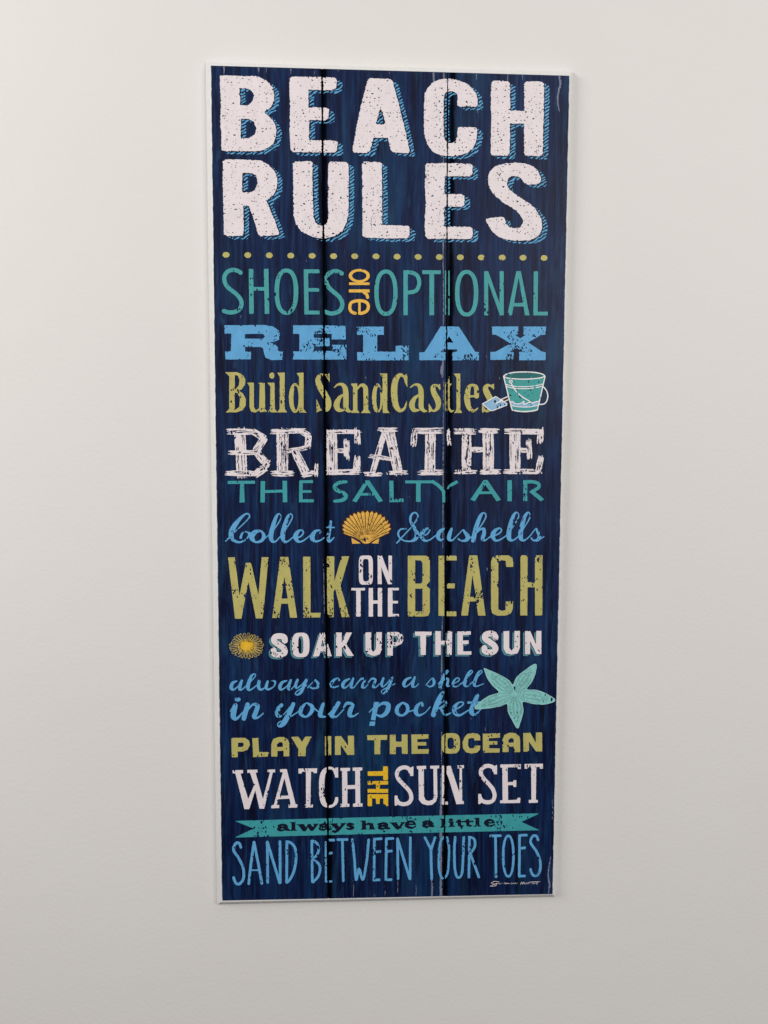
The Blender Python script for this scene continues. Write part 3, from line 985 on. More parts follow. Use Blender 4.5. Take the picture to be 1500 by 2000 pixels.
g = Ink(715, 990, 4)
g.V(240, 281, 12, 300, 215, 10, 360, 150, 10, 402, 85, 13, 396, 52, 11, 370, 46, 13, 348, 75, 18, 350, 120, 22, 384, 175, 30, 397, 215, 36, 384, 250, 30, 350, 267, 15, 300, 264, 11, 262, 240, 12, 250, 205, 15, 270, 175, 13, 312, 170, 10)
g.V(420, 235, 11, 470, 215, 12, 496, 185, 12, 488, 166, 11, 455, 182, 26, 433, 220, 36, 452, 260, 20, 490, 260, 12, 540, 225, 9)
g.V(612, 170, 15, 577, 190, 28, 560, 230, 32, 580, 260, 18, 602, 250, 9)
g.V(667, 170, 18, 652, 215, 32, 647, 250, 28, 672, 260, 13, 705, 230, 9)
g.V(705, 230, 9, 755, 180, 9, 768, 195, 20, 793, 230, 34, 783, 258, 26, 745, 264, 12, 720, 250, 13)
g.V(800, 250, 9, 860, 200, 9, 925, 100, 11, 935, 62, 11, 915, 46, 11, 890, 75, 28, 856, 170, 36, 836, 262, 34).V(845, 225, 9, 885, 180, 13, 918, 172, 22, 920, 210, 30, 908, 248, 28, 930, 260, 12, 970, 230, 9)
g.V(970, 235, 11, 1030, 212, 12, 1056, 185, 11, 1043, 166, 11, 1010, 182, 26, 988, 220, 36, 1007, 260, 20, 1045, 256, 12, 1100, 220, 9)
g.V(1100, 215, 9, 1150, 150, 9, 1185, 90, 11, 1190, 58, 9, 1170, 43, 13, 1145, 80, 28, 1119, 170, 36, 1114, 235, 36, 1130, 260, 20, 1160, 253, 12, 1195, 225, 9)
g.V(1195, 220, 9, 1240, 150, 9, 1275, 90, 11, 1278, 58, 9, 1262, 43, 13, 1237, 80, 28, 1211, 170, 36, 1206, 235, 36, 1222, 260, 20, 1250, 253, 12, 1290, 215, 9)
g.V(1280, 225, 9, 1325, 170, 9, 1335, 190, 18, 1354, 225, 30, 1340, 256, 24, 1305, 261, 12, 1290, 245, 15).V(1345, 258, 10, 1388, 232, 9)
word(g, 'blue', 'blue script word Seashells', wear=0.5, rough=0.1, step=0.6)

# ------------------------------------------------------------------ WALK ON THE BEACH
g = Ink(425, 1075, 4)
g.P(82, 55, 135, 52, 172, 350, 222, 95, 262, 95, 320, 350, 345, 52, 398, 52, 355, 530, 300, 530, 242, 240, 187, 532, 137, 532)
g.P(490, 50, 552, 50, 622, 525, 567, 525, 550, 415, 497, 415, 482, 527, 428, 527).cP(522, 200, 548, 375, 500, 375)
g.P(668, 48, 725, 48, 727, 487, 805, 485, 802, 522, 670, 524)
g.P(852, 45, 912, 45, 912, 240, 970, 45, 1028, 45, 960, 275, 1030, 520, 970, 520, 920, 300, 905, 320, 908, 520, 858, 522)
word(g, 'olive', 'tall olive word WALK', wear=0.7, rough=0.15, step=0.75)
g = Ink(425, 1075, 4)
g.R(1158, 153, 55, 114, 32, 27, 5).P(1250, 40, 1283, 40, 1335, 175, 1335, 40, 1362, 40, 1362, 263, 1330, 263, 1278, 130, 1283, 262, 1250, 262)
word(g, 'white', 'small white word ON above THE', wear=0.65, rough=0.15, step=0.7)
g = Ink(425, 1075, 4)
g.L(20, 1045, 302, 1152, 302).L(34, 1100, 300, 1100, 516).L(34, 1197, 292, 1197, 516).L(34, 1268, 292, 1268, 516).L(26, 1197, 402, 1268, 402)
g.L(36, 1348, 292, 1348, 516).L(19, 1332, 301, 1416, 301).L(20, 1348, 403, 1408, 403).L(20, 1332, 505, 1416, 505)
word(g, 'white', 'small white word THE between WALK and BEACH', wear=0.75, rough=0.2, step=0.7)
g = Ink(715, 1075, 4)
g.P(325, 40, 465, 40, 490, 52, 497, 80, 497, 240, 470, 272, 497, 300, 497, 480, 485, 508, 455, 515, 325, 515)
g.cP(383, 75, 430, 78, 440, 100, 440, 240, 430, 258, 383, 258).cP(383, 298, 440, 298, 440, 475, 383, 475)
g.P(565, 40, 610, 40, 610, 510, 565, 510).P(630, 40, 707, 40, 707, 77, 625, 77).P(632, 257, 692, 257, 692, 295, 632, 295).P(630, 475, 705, 475, 705, 512, 630, 512)
g.P(805, 38, 868, 38, 932, 508, 875, 508, 858, 398, 808, 398, 795, 508, 742, 508).cP(830, 190, 857, 362, 810, 362)
g.P(975, 90, 985, 55, 1015, 38, 1110, 38, 1140, 52, 1148, 90, 1148, 128, 1093, 128, 1090, 82, 1060, 75, 1032, 85, 1032, 460, 1060, 470, 1088, 465, 1090, 395, 1147, 395, 1145, 455, 1130, 490, 1090, 508, 1020, 508, 985, 490, 975, 455)
g.P(1205, 37, 1260, 37, 1260, 247, 1318, 247, 1318, 37, 1377, 37, 1375, 507, 1318, 507, 1318, 287, 1260, 287, 1258, 507, 1203, 507)
word(g, 'olive', 'tall olive word BEACH', wear=0.7, rough=0.15, step=0.75)

# ------------------------------------------------------------------ SOAK UP THE SUN
def shaded(src, label, wear=0.6):
    o = word(src, 'white', label, wear=wear, rough=0.12, step=0.65)
    sh = src.copy()
    sh.ops = []
    for op in src.ops:
        p = op[1].copy()
        p[:, 0] -= 3.6
        p[:, 1] += 3.2
        sh.ops.append((op[0], p) + op[2:])

    def carve(F, X, Y, lo, h):
        return np.maximum(F, 1.0 - src.field(X, Y, lo[0], lo[1], h))
    ink(sh, 'drop_shadow', 'shade', 'dusty teal printed shadow', parent=o, layer='base', wear=0.25, rough=0.1, extra=carve, step=0.65)


g = Ink(425, 1220, 4)
g.S(46, 526, 126, 521, 98, 486, 88, 450, 96, 442, 126, 480, 156, 514, 180, 526, 210, 506, 231, 470, 234, 440, 224, 439, 196)
g.R(650, 157, 68, 96, 48, 28, 3)
g.P(800, 62, 835, 62, 892, 245, 846, 245, 838, 207, 805, 207, 792, 246, 745, 248).cP(820, 112, 835, 168, 808, 168)
g.P(925, 60, 970, 60, 970, 140, 1005, 60, 1050, 60, 1005, 150, 1065, 243, 1015, 243, 972, 170, 970, 245, 925, 245)
shaded(g, 'white word SOAK beside the little sun', 0.55)
g = Ink(425, 1220, 4)
g.P(1155, 60, 1200, 58, 1200, 190, 1215, 212, 1235, 190, 1240, 57, 1283, 57, 1283, 190, 1265, 230, 1220, 243, 1175, 232, 1155, 195)
g.P(1325, 57, 1400, 55, 1440, 70, 1455, 105, 1440, 145, 1400, 165, 1370, 165, 1368, 240, 1325, 240).cP(1372, 85, 1400, 85, 1410, 105, 1400, 135, 1372, 138)
shaded(g, 'white word UP')
g = Ink(715, 1220, 4)
g.P(380, 53, 512, 53, 510, 82, 468, 82, 465, 235, 425, 235, 422, 85, 382, 85)
g.P(540, 50, 583, 50, 583, 125, 632, 122, 632, 50, 672, 50, 668, 235, 632, 235, 632, 152, 583, 155, 583, 235, 540, 235)
g.P(712, 52, 818, 50, 816, 78, 755, 80, 755, 122, 800, 122, 800, 150, 757, 150, 757, 207, 822, 207, 820, 233, 712, 233)
shaded(g, 'white word THE with teal shadow', 0.7)
g = Ink(715, 1220, 4)
g.S(46, 1010, 102, 1003, 78, 970, 68, 934, 78, 928, 106, 965, 135, 998, 160, 1009, 188, 990, 211, 955, 214, 926, 204, 924, 178)
g.P(1072, 50, 1117, 48, 1117, 180, 1135, 202, 1155, 180, 1158, 48, 1200, 48, 1200, 180, 1182, 222, 1135, 233, 1092, 222, 1072, 185)
g.P(1240, 48, 1280, 48, 1325, 150, 1328, 47, 1368, 47, 1368, 228, 1330, 228, 1280, 125, 1280, 230, 1240, 230)
shaded(g, 'white word SUN with teal shadow', 0.45)

g = Ink(425, 1220, 4).E(228, 165, 28, 24)
_sr = np.random.RandomState(4)
for k in range(40):
    a = 2 * math.pi * k / 40 + _sr.uniform(-0.03, 0.03)
    r = _sr.uniform(0.42, 0.66)
    g.V(228 + 30 * math.cos(a), 165 + 26 * math.sin(a), 6, 228 + 138 * r * math.cos(a), 165 + 104 * r * math.sin(a), 2)
sun = ink(g, 'sun_picture', 'sun', 'small yellow sun drawn with looped rays', wear=0.35, rough=0.2, seam=False, step=0.5)
g = Ink(425, 1220, 4)
for k in range(28):
    a = 2 * math.pi * (k + 0.4) / 28 + _sr.uniform(-0.03, 0.03)
    r0, r1 = 0.44, _sr.uniform(0.90, 1.0)
    ca, sa = math.cos(a), math.sin(a)
    nx_, ny_ = -sa * 9, ca * 8
    q = lambda r, s: (228 + 138 * r * ca + nx_ * s, 165 + 102 * r * sa + ny_ * s)
    c = [*q(r0, 0.35), *q(0.7, 0.75), *q(r1 - 0.05, 0.8), *q(r1, 0), *q(r1 - 0.05, -0.8), *q(0.7, -0.75), *q(r0, -0.35)]
    g.S(3.3, *c)
ink(g, 'sun_rays', 'cream', parent=sun, layer='over', wear=0.15, rough=0.1, seam=False, step=0.45)
g = Ink(425, 1220, 4).R(228, 165, 34, 30, 3.5).V(205, 172, 3, 225, 182, 5, 250, 170, 3).V(236, 168, 3, 240, 180, 4, 228, 190, 3).V(215, 152, 2, 222, 150, 3).V(236, 150, 2, 246, 152, 3)
ink(g, 'sun_lines', 'gold', parent=sun, layer='over', wear=0.2, rough=0.1, seam=False, step=0.45)

# ------------------------------------------------------------------ always carry a shell in your pocket
g = Ink(425, 1295, 4)
g.V(150, 140, 12, 118, 155, 24, 107, 190, 28, 125, 206, 16, 160, 180, 9, 185, 140, 12).V(190, 136, 18, 176, 175, 28, 174, 203, 22, 195, 203, 11, 235, 165, 9)
g.V(235, 165, 9, 285, 115, 9, 297, 92, 9, 285, 83, 10, 262, 105, 22, 241, 165, 30, 239, 198, 26, 258, 208, 12, 310, 170, 9)
g.V(325, 140, 24, 321, 185, 26, 340, 206, 16, 375, 185, 9, 390, 142, 12).V(392, 142, 18, 381, 185, 26, 398, 204, 16, 440, 180, 11, 450, 143, 16, 422, 138, 9)
g.V(540, 136, 11, 505, 150, 22, 487, 185, 28, 500, 206, 16, 540, 180, 9, 568, 140, 11).V(572, 132, 18, 557, 175, 26, 555, 201, 20, 575, 203, 10, 610, 165, 9)
g.V(625, 130, 20, 611, 170, 24, 620, 194, 13, 660, 165, 9, 690, 128, 11).V(700, 121, 18, 677, 170, 24, 652, 225, 24, 625, 246, 13, 608, 238, 9, 625, 215, 9, 700, 170, 9)
g.V(705, 190, 9, 760, 132, 9, 768, 137, 15, 786, 160, 22, 780, 188, 18, 745, 196, 13, 727, 188, 15)
word(g, 'blue', 'blue script word always above in', wear=0.46, rough=0.08, step=0.6)
g = Ink(425, 1295, 4)
g.V(950, 132, 15, 943, 116, 9, 910, 130, 20, 887, 165, 26, 902, 188, 15, 945, 178, 9)
g.V(1030, 121, 11, 995, 140, 22, 977, 170, 26, 990, 193, 13, 1025, 170, 9, 1055, 125, 11).V(1060, 118, 15, 1046, 160, 24, 1044, 188, 19, 1065, 188, 9, 1095, 150, 9)
g.V(1095, 150, 9, 1125, 120, 15, 1148, 131, 18, 1135, 165, 20, 1131, 186, 20, 1150, 190, 10, 1175, 165, 7)
g.V(1178, 150, 9, 1205, 120, 15, 1233, 129, 18, 1221, 165, 20, 1216, 183, 20, 1235, 188, 10, 1265, 160, 7)
g.V(1295, 118, 18, 1281, 160, 22, 1292, 183, 11, 1330, 150, 9, 1355, 115, 9).V(1366, 112, 16, 1345, 165, 22, 1320, 215, 22, 1295, 236, 11, 1279, 227, 9, 1295, 205, 9, 1385, 160, 8)
word(g, 'blue', 'blue script word carry', wear=0.50, rough=0.08, step=0.6)
g = Ink(715, 1290, 4)
g.V(350, 131, 11, 312, 148, 22, 294, 180, 26, 305, 203, 13, 345, 178, 9, 375, 135, 11).V(380, 128, 15, 366, 172, 24, 364, 200, 20, 385, 203, 9, 410, 180, 8)
word(g, 'blue', 'lone blue script letter a', wear=0.43, rough=0.08, step=0.6)
g = Ink(715, 1290, 4)
g.V(468, 190, 9, 515, 137, 9, 530, 160, 22, 526, 188, 18, 500, 203, 11, 482, 196, 11)
g.V(565, 180, 9, 605, 130, 9, 640, 82, 11, 625, 81, 11, 602, 130, 24, 577, 203, 26).V(590, 170, 9, 625, 140, 15, 640, 150, 18, 633, 193, 20, 652, 198, 7)
g.V(680, 180, 9, 720, 160, 9, 727, 141, 9, 705, 136, 9, 682, 165, 18, 678, 193, 17, 705, 203, 9, 745, 175, 7)
g.V(745, 180, 9, 810, 110, 9, 830, 87, 9, 818, 76, 9, 795, 105, 22, 770, 170, 26, 772, 196, 17, 795, 198, 9, 830, 165, 7)
g.V(830, 170, 9, 885, 110, 9, 905, 87, 9, 893, 76, 9, 870, 105, 22, 846, 170, 26, 847, 196, 17, 870, 198, 9, 915, 180, 7)
word(g, 'blue', 'blue script word shell', wear=0.46, rough=0.08, step=0.6)
g = Ink(425, 1295, 4)
g.E(158, 282, 23, 17).V(100, 375, 8, 140, 326, 30, 128, 375, 42, 124, 418, 40, 150, 432, 22, 205, 375, 9)
g.V(235, 322, 34, 222, 370, 38, 206, 430, 36).V(215, 395, 9, 272, 325, 17, 312, 332, 34, 300, 380, 36, 287, 418, 34, 315, 424, 16, 358, 390, 10)
word(g, 'blue', 'bold blue script word in', wear=0.31, rough=0.08, step=0.65)
g = Ink(425, 1295, 4)
g.V(500, 326, 28, 467, 370, 36, 472, 410, 28, 510, 405, 9, 575, 330, 10).V(592, 318, 30, 560, 390, 38, 520, 463, 40, 490, 491, 22, 472, 485, 11, 482, 460, 9, 590, 405, 10, 640, 370, 9)
g.V(690, 312, 11, 656, 350, 30, 651, 395, 30, 690, 418, 15, 733, 380, 30, 738, 337, 30, 700, 310, 11).V(740, 340, 15, 790, 380, 9)
g.V(825, 316, 24, 807, 375, 34, 803, 408, 32, 842, 418, 11).V(945, 310, 30, 907, 370, 36, 892, 408, 34, 930, 416, 13, 985, 360, 9).V(848, 415, 10, 885, 380, 9)
g.V(985, 345, 11, 1012, 312, 24, 1058, 322, 18, 1040, 360, 36, 1031, 403, 34, 1060, 413, 15, 1098, 390, 9)
word(g, 'blue', 'bold blue script word your', wear=0.40, rough=0.08, step=0.65)
g = Ink(425, 1295, 4)
g.P(1222, 302, 1262, 302, 1232, 446, 1197, 442).P(1190, 455, 1233, 455, 1226, 488, 1184, 488)
g.V(1248, 340, 14, 1290, 312, 22, 1333, 325, 36, 1322, 380, 36, 1280, 413, 24, 1238, 400, 13).V(1185, 382, 9, 1218, 348, 11)
g.at(715, 1290, 4)
g.V(285, 326, 12, 247, 360, 28, 242, 405, 30, 280, 428, 16, 322, 395, 26, 320, 350, 26, 285, 326, 12).V(318, 400, 12, 380, 385, 9)
g.V(440, 348, 22, 435, 326, 11, 402, 350, 26, 387, 395, 34, 410, 426, 20, 460, 405, 9, 500, 360, 8)
g.V(605, 245, 16, 585, 270, 34, 552, 340, 40, 525, 422, 38).V(545, 370, 9, 590, 322, 13, 620, 322, 18, 614, 350, 22, 570, 372, 13).V(580, 372, 13, 600, 400, 24, 622, 423, 18, 660, 408, 9)
g.V(680, 390, 11, 748, 350, 12, 758, 327, 11, 725, 326, 12, 692, 360, 30, 691, 403, 32, 730, 426, 18, 800, 385, 9)
g.V(868, 272, 28, 837, 350, 40, 822, 398, 38, 848, 423, 18, 895, 380, 9).L(17, 790, 327, 905, 325)
word(g, 'blue', 'bold blue script word pocket', wear=0.40, rough=0.08, step=0.65)

g = Ink(715, 1290, 4)
_star = (920, 60, 985, 85, 1060, 120, 1115, 155, 1145, 188, 1175, 130, 1240, 75, 1322, 26, 1320, 95, 1290, 165, 1252, 222, 1330, 230, 1410, 260, 1474, 308, 1400, 337, 1310, 335, 1222, 319, 1225, 390, 1205, 470, 1181, 525, 1145, 470, 1110, 400, 1099, 335, 1040, 355, 940, 370, 848, 372, 895, 318, 960, 275, 1036, 246, 985, 190, 945, 130)
star = ink(g.PS(*_star), 'starfish_picture', 'star', 'pale green starfish beside pocket', layer='over', wear=0.15, rough=0.2, seam=False, step=0.65)
g = Ink(715, 1290, 4)
gd = Ink(715, 1290, 4)
g.S(5, *(_star + _star[:2]))
_tips5 = ((925, 65), (1318, 32), (1468, 308), (1181, 515), (858, 370))
_sr = np.random.RandomState(9)
for tx, ty in _tips5:
    dx, dy = tx - 1155, ty - 258
    ln = math.hypot(dx, dy)
    px_, py_ = -dy / ln, dx / ln
    for k in range(-3, 4):
        s = k * 13
        f1 = 0.92 - abs(k) * 0.09
        p = lambda f, e: (1155 + dx * f + px_ * s * e, 258 + dy * f + py_ * s * e)
        tgt = g if k % 2 == 0 else gd
        tgt.V(*p(0.08, 0.3), 2.5, *p(0.35, 1.1 + _sr.uniform(-.1, .1)), 3.6, *p(0.6, 1.0), 3.0, *p(f1, 0.35), 1.5)
    for k in range(60):
        f = _sr.uniform(0.15, 0.85)
        s = _sr.uniform(-1, 1) * 42 * (1 - abs(f - 0.4) * 1.3)
        x, y = 1155 + dx * f + px_ * s, 258 + dy * f + py_ * s
        ex, ey = _sr.uniform(-7, 7, 2)
        (g if k % 3 == 0 else gd).V(x, y, 2, x + ex, y + ey, 4, x + 2 * ex, y + 2 * ey, 2)
_inside = Ink(715, 1290, 4).PS(*_star)
_clip = lambda F, X, Y, lo, h: np.maximum(F, _inside.field(X, Y, lo[0], lo[1], h) - 0.8)
ink(g, 'starfish_ridges', 'starline', parent=star, layer='top', wear=0.15, rough=0.1, seam=False, step=0.5, extra=_clip)
ink(gd, 'starfish_grooves', 'stardark', parent=star, layer='lines', wear=0.15, rough=0.1, seam=False, step=0.5, extra=_clip)

# ------------------------------------------------------------------ PLAY IN THE OCEAN
g = Ink(425, 1425, 4)
g.P(108, 70, 120, 62, 215, 62, 248, 85, 253, 120, 235, 155, 200, 168, 158, 170, 158, 212, 112, 215).cP(160, 100, 198, 98, 207, 114, 195, 132, 160, 135)
g.P(272, 65, 318, 62, 325, 172, 403, 173, 400, 208, 278, 212)
g.P(420, 208, 420, 110, 435, 72, 475, 56, 515, 55, 550, 75, 560, 105, 560, 205, 517, 207, 515, 162, 468, 165, 468, 208).cP(465, 112, 485, 95, 508, 98, 512, 132, 465, 135)
g.P(575, 55, 632, 53, 660, 95, 685, 52, 735, 52, 690, 140, 688, 205, 630, 205, 632, 150)
word(g, 'olive', 'heavy rounded olive word PLAY', wear=0.35, rough=0.15, step=0.7)
g = Ink(425, 1425, 4)
g.L(8, 843, 50, 843, 198).P(860, 48, 888, 48, 888, 198, 862, 198).P(917, 50, 965, 48, 1020, 125, 1018, 45, 1065, 45, 1068, 195, 1015, 195, 962, 118, 962, 195, 917, 195)
word(g, 'olive', 'heavy rounded olive word IN, split by the gap', wear=0.3, rough=0.15, step=0.7)
g = Ink(425, 1425, 4)
g.P(1168, 42, 1326, 40, 1324, 78, 1272, 78, 1270, 190, 1225, 190, 1225, 80, 1170, 80)
g.at(715, 1425, 4)
g.P(185, 38, 230, 38, 232, 92, 278, 92, 278, 36, 323, 36, 325, 187, 280, 187, 278, 132, 232, 132, 232, 188, 185, 190)
g.P(353, 36, 488, 34, 485, 70, 400, 72, 400, 95, 470, 95, 470, 122, 402, 122, 402, 150, 490, 150, 487, 185, 355, 187)
word(g, 'olive', 'heavy rounded olive word THE', wear=0.3, rough=0.15, step=0.7)
g = Ink(715, 1425, 4)
g.R(660, 105, 73, 80, 48, 36, 3.2)
g.P(770, 55, 790, 32, 830, 25, 875, 30, 890, 50, 890, 82, 845, 82, 842, 65, 822, 62, 798, 70, 795, 125, 810, 145, 840, 143, 850, 122, 892, 122, 888, 155, 865, 178, 820, 184, 780, 175, 757, 145, 752, 95)
g.P(910, 30, 1045, 26, 1045, 60, 958, 65, 958, 88, 1025, 88, 1025, 115, 960, 115, 960, 143, 1043, 145, 1042, 177, 912, 178)
g.P(1065, 172, 1065, 75, 1080, 38, 1120, 22, 1165, 25, 1195, 50, 1202, 80, 1202, 172, 1155, 174, 1152, 130, 1112, 132, 1112, 174).cP(1112, 78, 1130, 62, 1150, 68, 1153, 98, 1112, 100)
g.P(1226, 25, 1280, 22, 1325, 100, 1325, 20, 1373, 20, 1375, 167, 1328, 170, 1270, 90, 1272, 170, 1228, 170)
word(g, 'olive', 'heavy rounded olive word OCEAN', wear=0.4, rough=0.15, step=0.7)

# ------------------------------------------------------------------ WATCH THE SUN SET
g = Ink(425, 1425, 4)
g.P(118, 315, 200, 312, 200, 337, 180, 340, 240, 540, 287, 430, 255, 337, 233, 335, 233, 312, 312, 310, 312, 333, 298, 335, 355, 540, 410, 330, 390, 330, 390, 310, 450, 308, 450, 332, 432, 332, 365, 615, 328, 615, 295, 470, 248, 618, 210, 618, 140, 340, 118, 338)
g.P(488, 308, 540, 305, 610, 580, 633, 580, 633, 605, 555, 608, 555, 583, 572, 582, 562, 537, 475, 540, 462, 585, 482, 587, 482, 610, 420, 612, 420, 590, 440, 585, 510, 330, 490, 330).cP(522, 375, 555, 512, 485, 515)
g.P(632, 302, 778, 300, 776, 337, 752, 337, 745, 325, 730, 325, 725, 580, 745, 582, 745, 605, 672, 607, 672, 583, 692, 582, 690, 325, 660, 328, 655, 340, 633, 340)
g.V(922, 340, 24, 905, 307, 20, 870, 298, 22, 832, 325, 36, 816, 380, 42, 814, 450, 42, 816, 520, 42, 832, 575, 36, 870, 597, 22, 908, 585, 22, 930, 545, 22).P(942, 293, 942, 372, 918, 372, 912, 330, 920, 295).P(942, 525, 942, 560, 925, 590, 915, 550, 920, 525)
g.P(960, 297, 1035, 296, 1035, 320, 1012, 322, 1014, 432, 1075, 430, 1075, 320, 1055, 318, 1055, 294, 1130, 293, 1130, 316, 1112, 318, 1115, 572, 1132, 574, 1132, 598, 1058, 600, 1058, 575, 1078, 573, 1076, 460, 1014, 462, 1014, 575, 1030, 577, 1030, 600, 958, 602, 958, 578, 975, 575, 972, 322, 960, 320)
word(g, 'white', 'white slab word WATCH', wear=0.4, rough=0.12, step=0.7)
g = Ink(425, 1425, 4)
g.P(1293, 285, 1330, 285, 1330, 392, 1293, 392, 1293, 358, 1173, 358, 1173, 325, 1293, 322)
g.L(29, 1172, 413, 1332, 413).L(29, 1172, 476, 1332, 476).L(30, 1253, 412, 1253, 476)
g.P(1172, 502, 1332, 502, 1332, 594, 1295, 592, 1295, 535, 1268, 535, 1265, 578, 1238, 578, 1236, 535, 1206, 535, 1206, 595, 1172, 594)
word(g, 'sun', 'small yellow word THE, turned sideways', wear=0.5, rough=0.25, step=0.6)
g = Ink(715, 1425, 4)
g.S(31, 348, 330, 334, 304, 297, 292, 256, 308, 240, 345, 256, 388, 300, 435, 340, 480, 353, 530, 336, 566, 297, 580, 256, 570, 238, 545).P(369, 283, 369, 360, 345, 360, 338, 300).P(222, 513, 245, 513, 252, 570, 240, 590, 223, 591)
g.P(395, 282, 468, 280, 468, 305, 450, 305, 452, 520, 465, 548, 490, 555, 520, 545, 528, 515, 525, 303, 500, 303, 500, 280, 570, 278, 570, 300, 553, 302, 557, 520, 545, 560, 515, 585, 475, 588, 435, 575, 412, 545, 408, 305, 397, 305)
g.L(18, 600, 278, 600, 582).P(590, 558, 638, 560, 638, 583, 590, 582).P(630, 280, 660, 280, 728, 490, 730, 300, 712, 300, 712, 277, 764, 275, 763, 298, 748, 300, 750, 553, 762, 555, 762, 578, 705, 580, 640, 365, 628, 340)
word(g, 'white', 'white slab word SUN before SET', wear=0.45, rough=0.12, step=0.7)
g = Ink(715, 1425, 4)
g.S(31, 1002, 318, 990, 292, 950, 280, 910, 296, 895, 330, 910, 370, 955, 420, 990, 465, 1003, 515, 986, 552, 950, 565, 908, 555, 890, 530).P(1022, 271, 1022, 346, 998, 346, 990, 290).P(875, 500, 898, 500, 905, 555, 892, 577, 876, 579)
g.P(1048, 270, 1208, 267, 1207, 305, 1185, 305, 1180, 292, 1105, 292, 1105, 408, 1148, 406, 1150, 393, 1172, 393, 1172, 445, 1150, 445, 1147, 430, 1107, 432, 1108, 548, 1178, 545, 1182, 530, 1204, 530, 1202, 570, 1046, 572, 1046, 550, 1065, 550, 1063, 295, 1048, 293)
g.P(1236, 266, 1380, 264, 1380, 303, 1358, 303, 1352, 288, 1328, 290, 1325, 545, 1340, 547, 1340, 568, 1270, 570, 1270, 547, 1290, 546, 1288, 290, 1265, 292, 1260, 303, 1237, 303)
word(g, 'white', 'white slab word SET', wear=0.3, rough=0.12, step=0.7)

# ------------------------------------------------------------------ ribbon
g = Ink(425, 1580, 4).P(132, 90, 845, 70, 1500, 53, 2518, 31, 2372, 98, 2516, 163, 1500, 186, 845, 201, 133, 220, 284, 150)
ribbon = ink(g, 'ribbon_picture', 'sea', 'long teal ribbon with notched ends', layer='ink', wear=0.45, rough=0.12, step=0.8)
RB = dict(layer='over', rough=0.1, step=0.5, wear=0.08, grow=0.45, seam=True, parent=ribbon)
g = Ink(425, 1580, 4)
g.V(478, 128, 16, 508, 120, 14, 533, 130, 24, 536, 152, 24, 562, 162, 8).V(530, 140, 10, 490, 143, 15, 476, 156, 18, 502, 164, 12, 530, 154, 9)
g.P(568, 100, 606, 100, 606, 155, 618, 164, 570, 166, 580, 155, 580, 108)
g.P(618, 118, 672, 115, 692, 145, 706, 116, 726, 115, 746, 145, 758, 121, 748, 114, 787, 112, 745, 166, 728, 166, 705, 135, 688, 168, 668, 168, 633, 123)
g.V(802, 124, 16, 833, 115, 14, 857, 125, 24, 859, 148, 24, 882, 156, 8).V(853, 135, 10, 815, 138, 15, 801, 150, 18, 827, 159, 12, 853, 148, 9)
g.P(878, 112, 936, 109, 931, 116, 952, 140, 970, 116, 960, 109, 1002, 107, 945, 170, 920, 183, 893, 177, 898, 164, 920, 165, 930, 158, 888, 117)
g.V(1060, 116, 10, 1035, 111, 14, 1019, 120, 19, 1040, 131, 20, 1056, 142, 19, 1035, 153, 14, 1010, 148, 9)
word(g, 'navy', 'dark word always printed on the ribbon', **RB)
g = Ink(425, 1580, 4)
g.P(1115, 90, 1155, 88, 1155, 113, 1180, 104, 1212, 110, 1220, 143, 1232, 154, 1180, 156, 1190, 145, 1188, 122, 1172, 118, 1157, 128, 1157, 145, 1168, 154, 1116, 158, 1130, 148, 1130, 97)
g.V(1258, 117, 16, 1290, 108, 14, 1316, 118, 24, 1318, 141, 24, 1344, 148, 8).V(1313, 128, 10, 1276, 131, 15, 1261, 143, 18, 1287, 152, 12, 1313, 141, 9)
g.P(1343, 104, 1402, 101, 1396, 109, 1418, 135, 1437, 107, 1430, 101, 1464, 99, 1415, 155, 1398, 155, 1356, 109)
g.V(1542, 114, 12, 1525, 97, 13, 1495, 96, 16, 1476, 118, 26, 1490, 138, 18, 1520, 144, 11, 1546, 131, 7).L(8, 1478, 119, 1548, 116)
word(g, 'navy', 'dark word have printed on the ribbon', **RB)
g = Ink(715, 1580, 4).V(448, 102, 16, 480, 94, 14, 503, 103, 24, 506, 124, 24, 529, 132, 8).V(500, 112, 10, 463, 115, 15, 448, 127, 18, 472, 136, 12, 500, 125, 9)
word(g, 'navy', 'dark letter a printed on the ribbon', **RB)
g = Ink(715, 1580, 4)
g.P(578, 75, 613, 73, 613, 128, 626, 138, 578, 141, 590, 130, 590, 82)
g.E(662, 81, 15, 9).P(640, 96, 680, 93, 680, 125, 694, 133, 643, 137, 655, 127, 655, 103)
g.P(700, 96, 722, 80, 736, 79, 737, 92, 768, 91, 768, 99, 738, 100, 740, 122, 764, 128, 745, 136, 720, 131, 714, 101, 700, 102)
g.P(768, 94, 788, 78, 802, 77, 803, 90, 836, 89, 836, 97, 804, 98, 806, 120, 830, 126, 811, 134, 786, 129, 780, 99, 768, 100)
g.P(843, 68, 882, 66, 882, 122, 896, 131, 843, 134, 856, 124, 856, 76)
g.V(996, 100, 12, 980, 85, 13, 955, 84, 16, 934, 104, 26, 947, 123, 18, 975, 129, 11, 1002, 117, 7).L(8, 934, 106, 1002, 103)
word(g, 'navy', 'dark word little printed on the ribbon', **RB)

# ------------------------------------------------------------------ SAND BETWEEN YOUR TOES
def hand(g, wd, *lines):
    for c in lines:
        a = np.asarray(c, float).reshape(-1, 2)
        if len(a) == 2:
            m = (a[0] + a[1]) / 2
            a = np.array([a[0], m, a[1]])
        g.V(*np.concatenate([a, np.full((len(a), 1), wd)], 1).ravel())


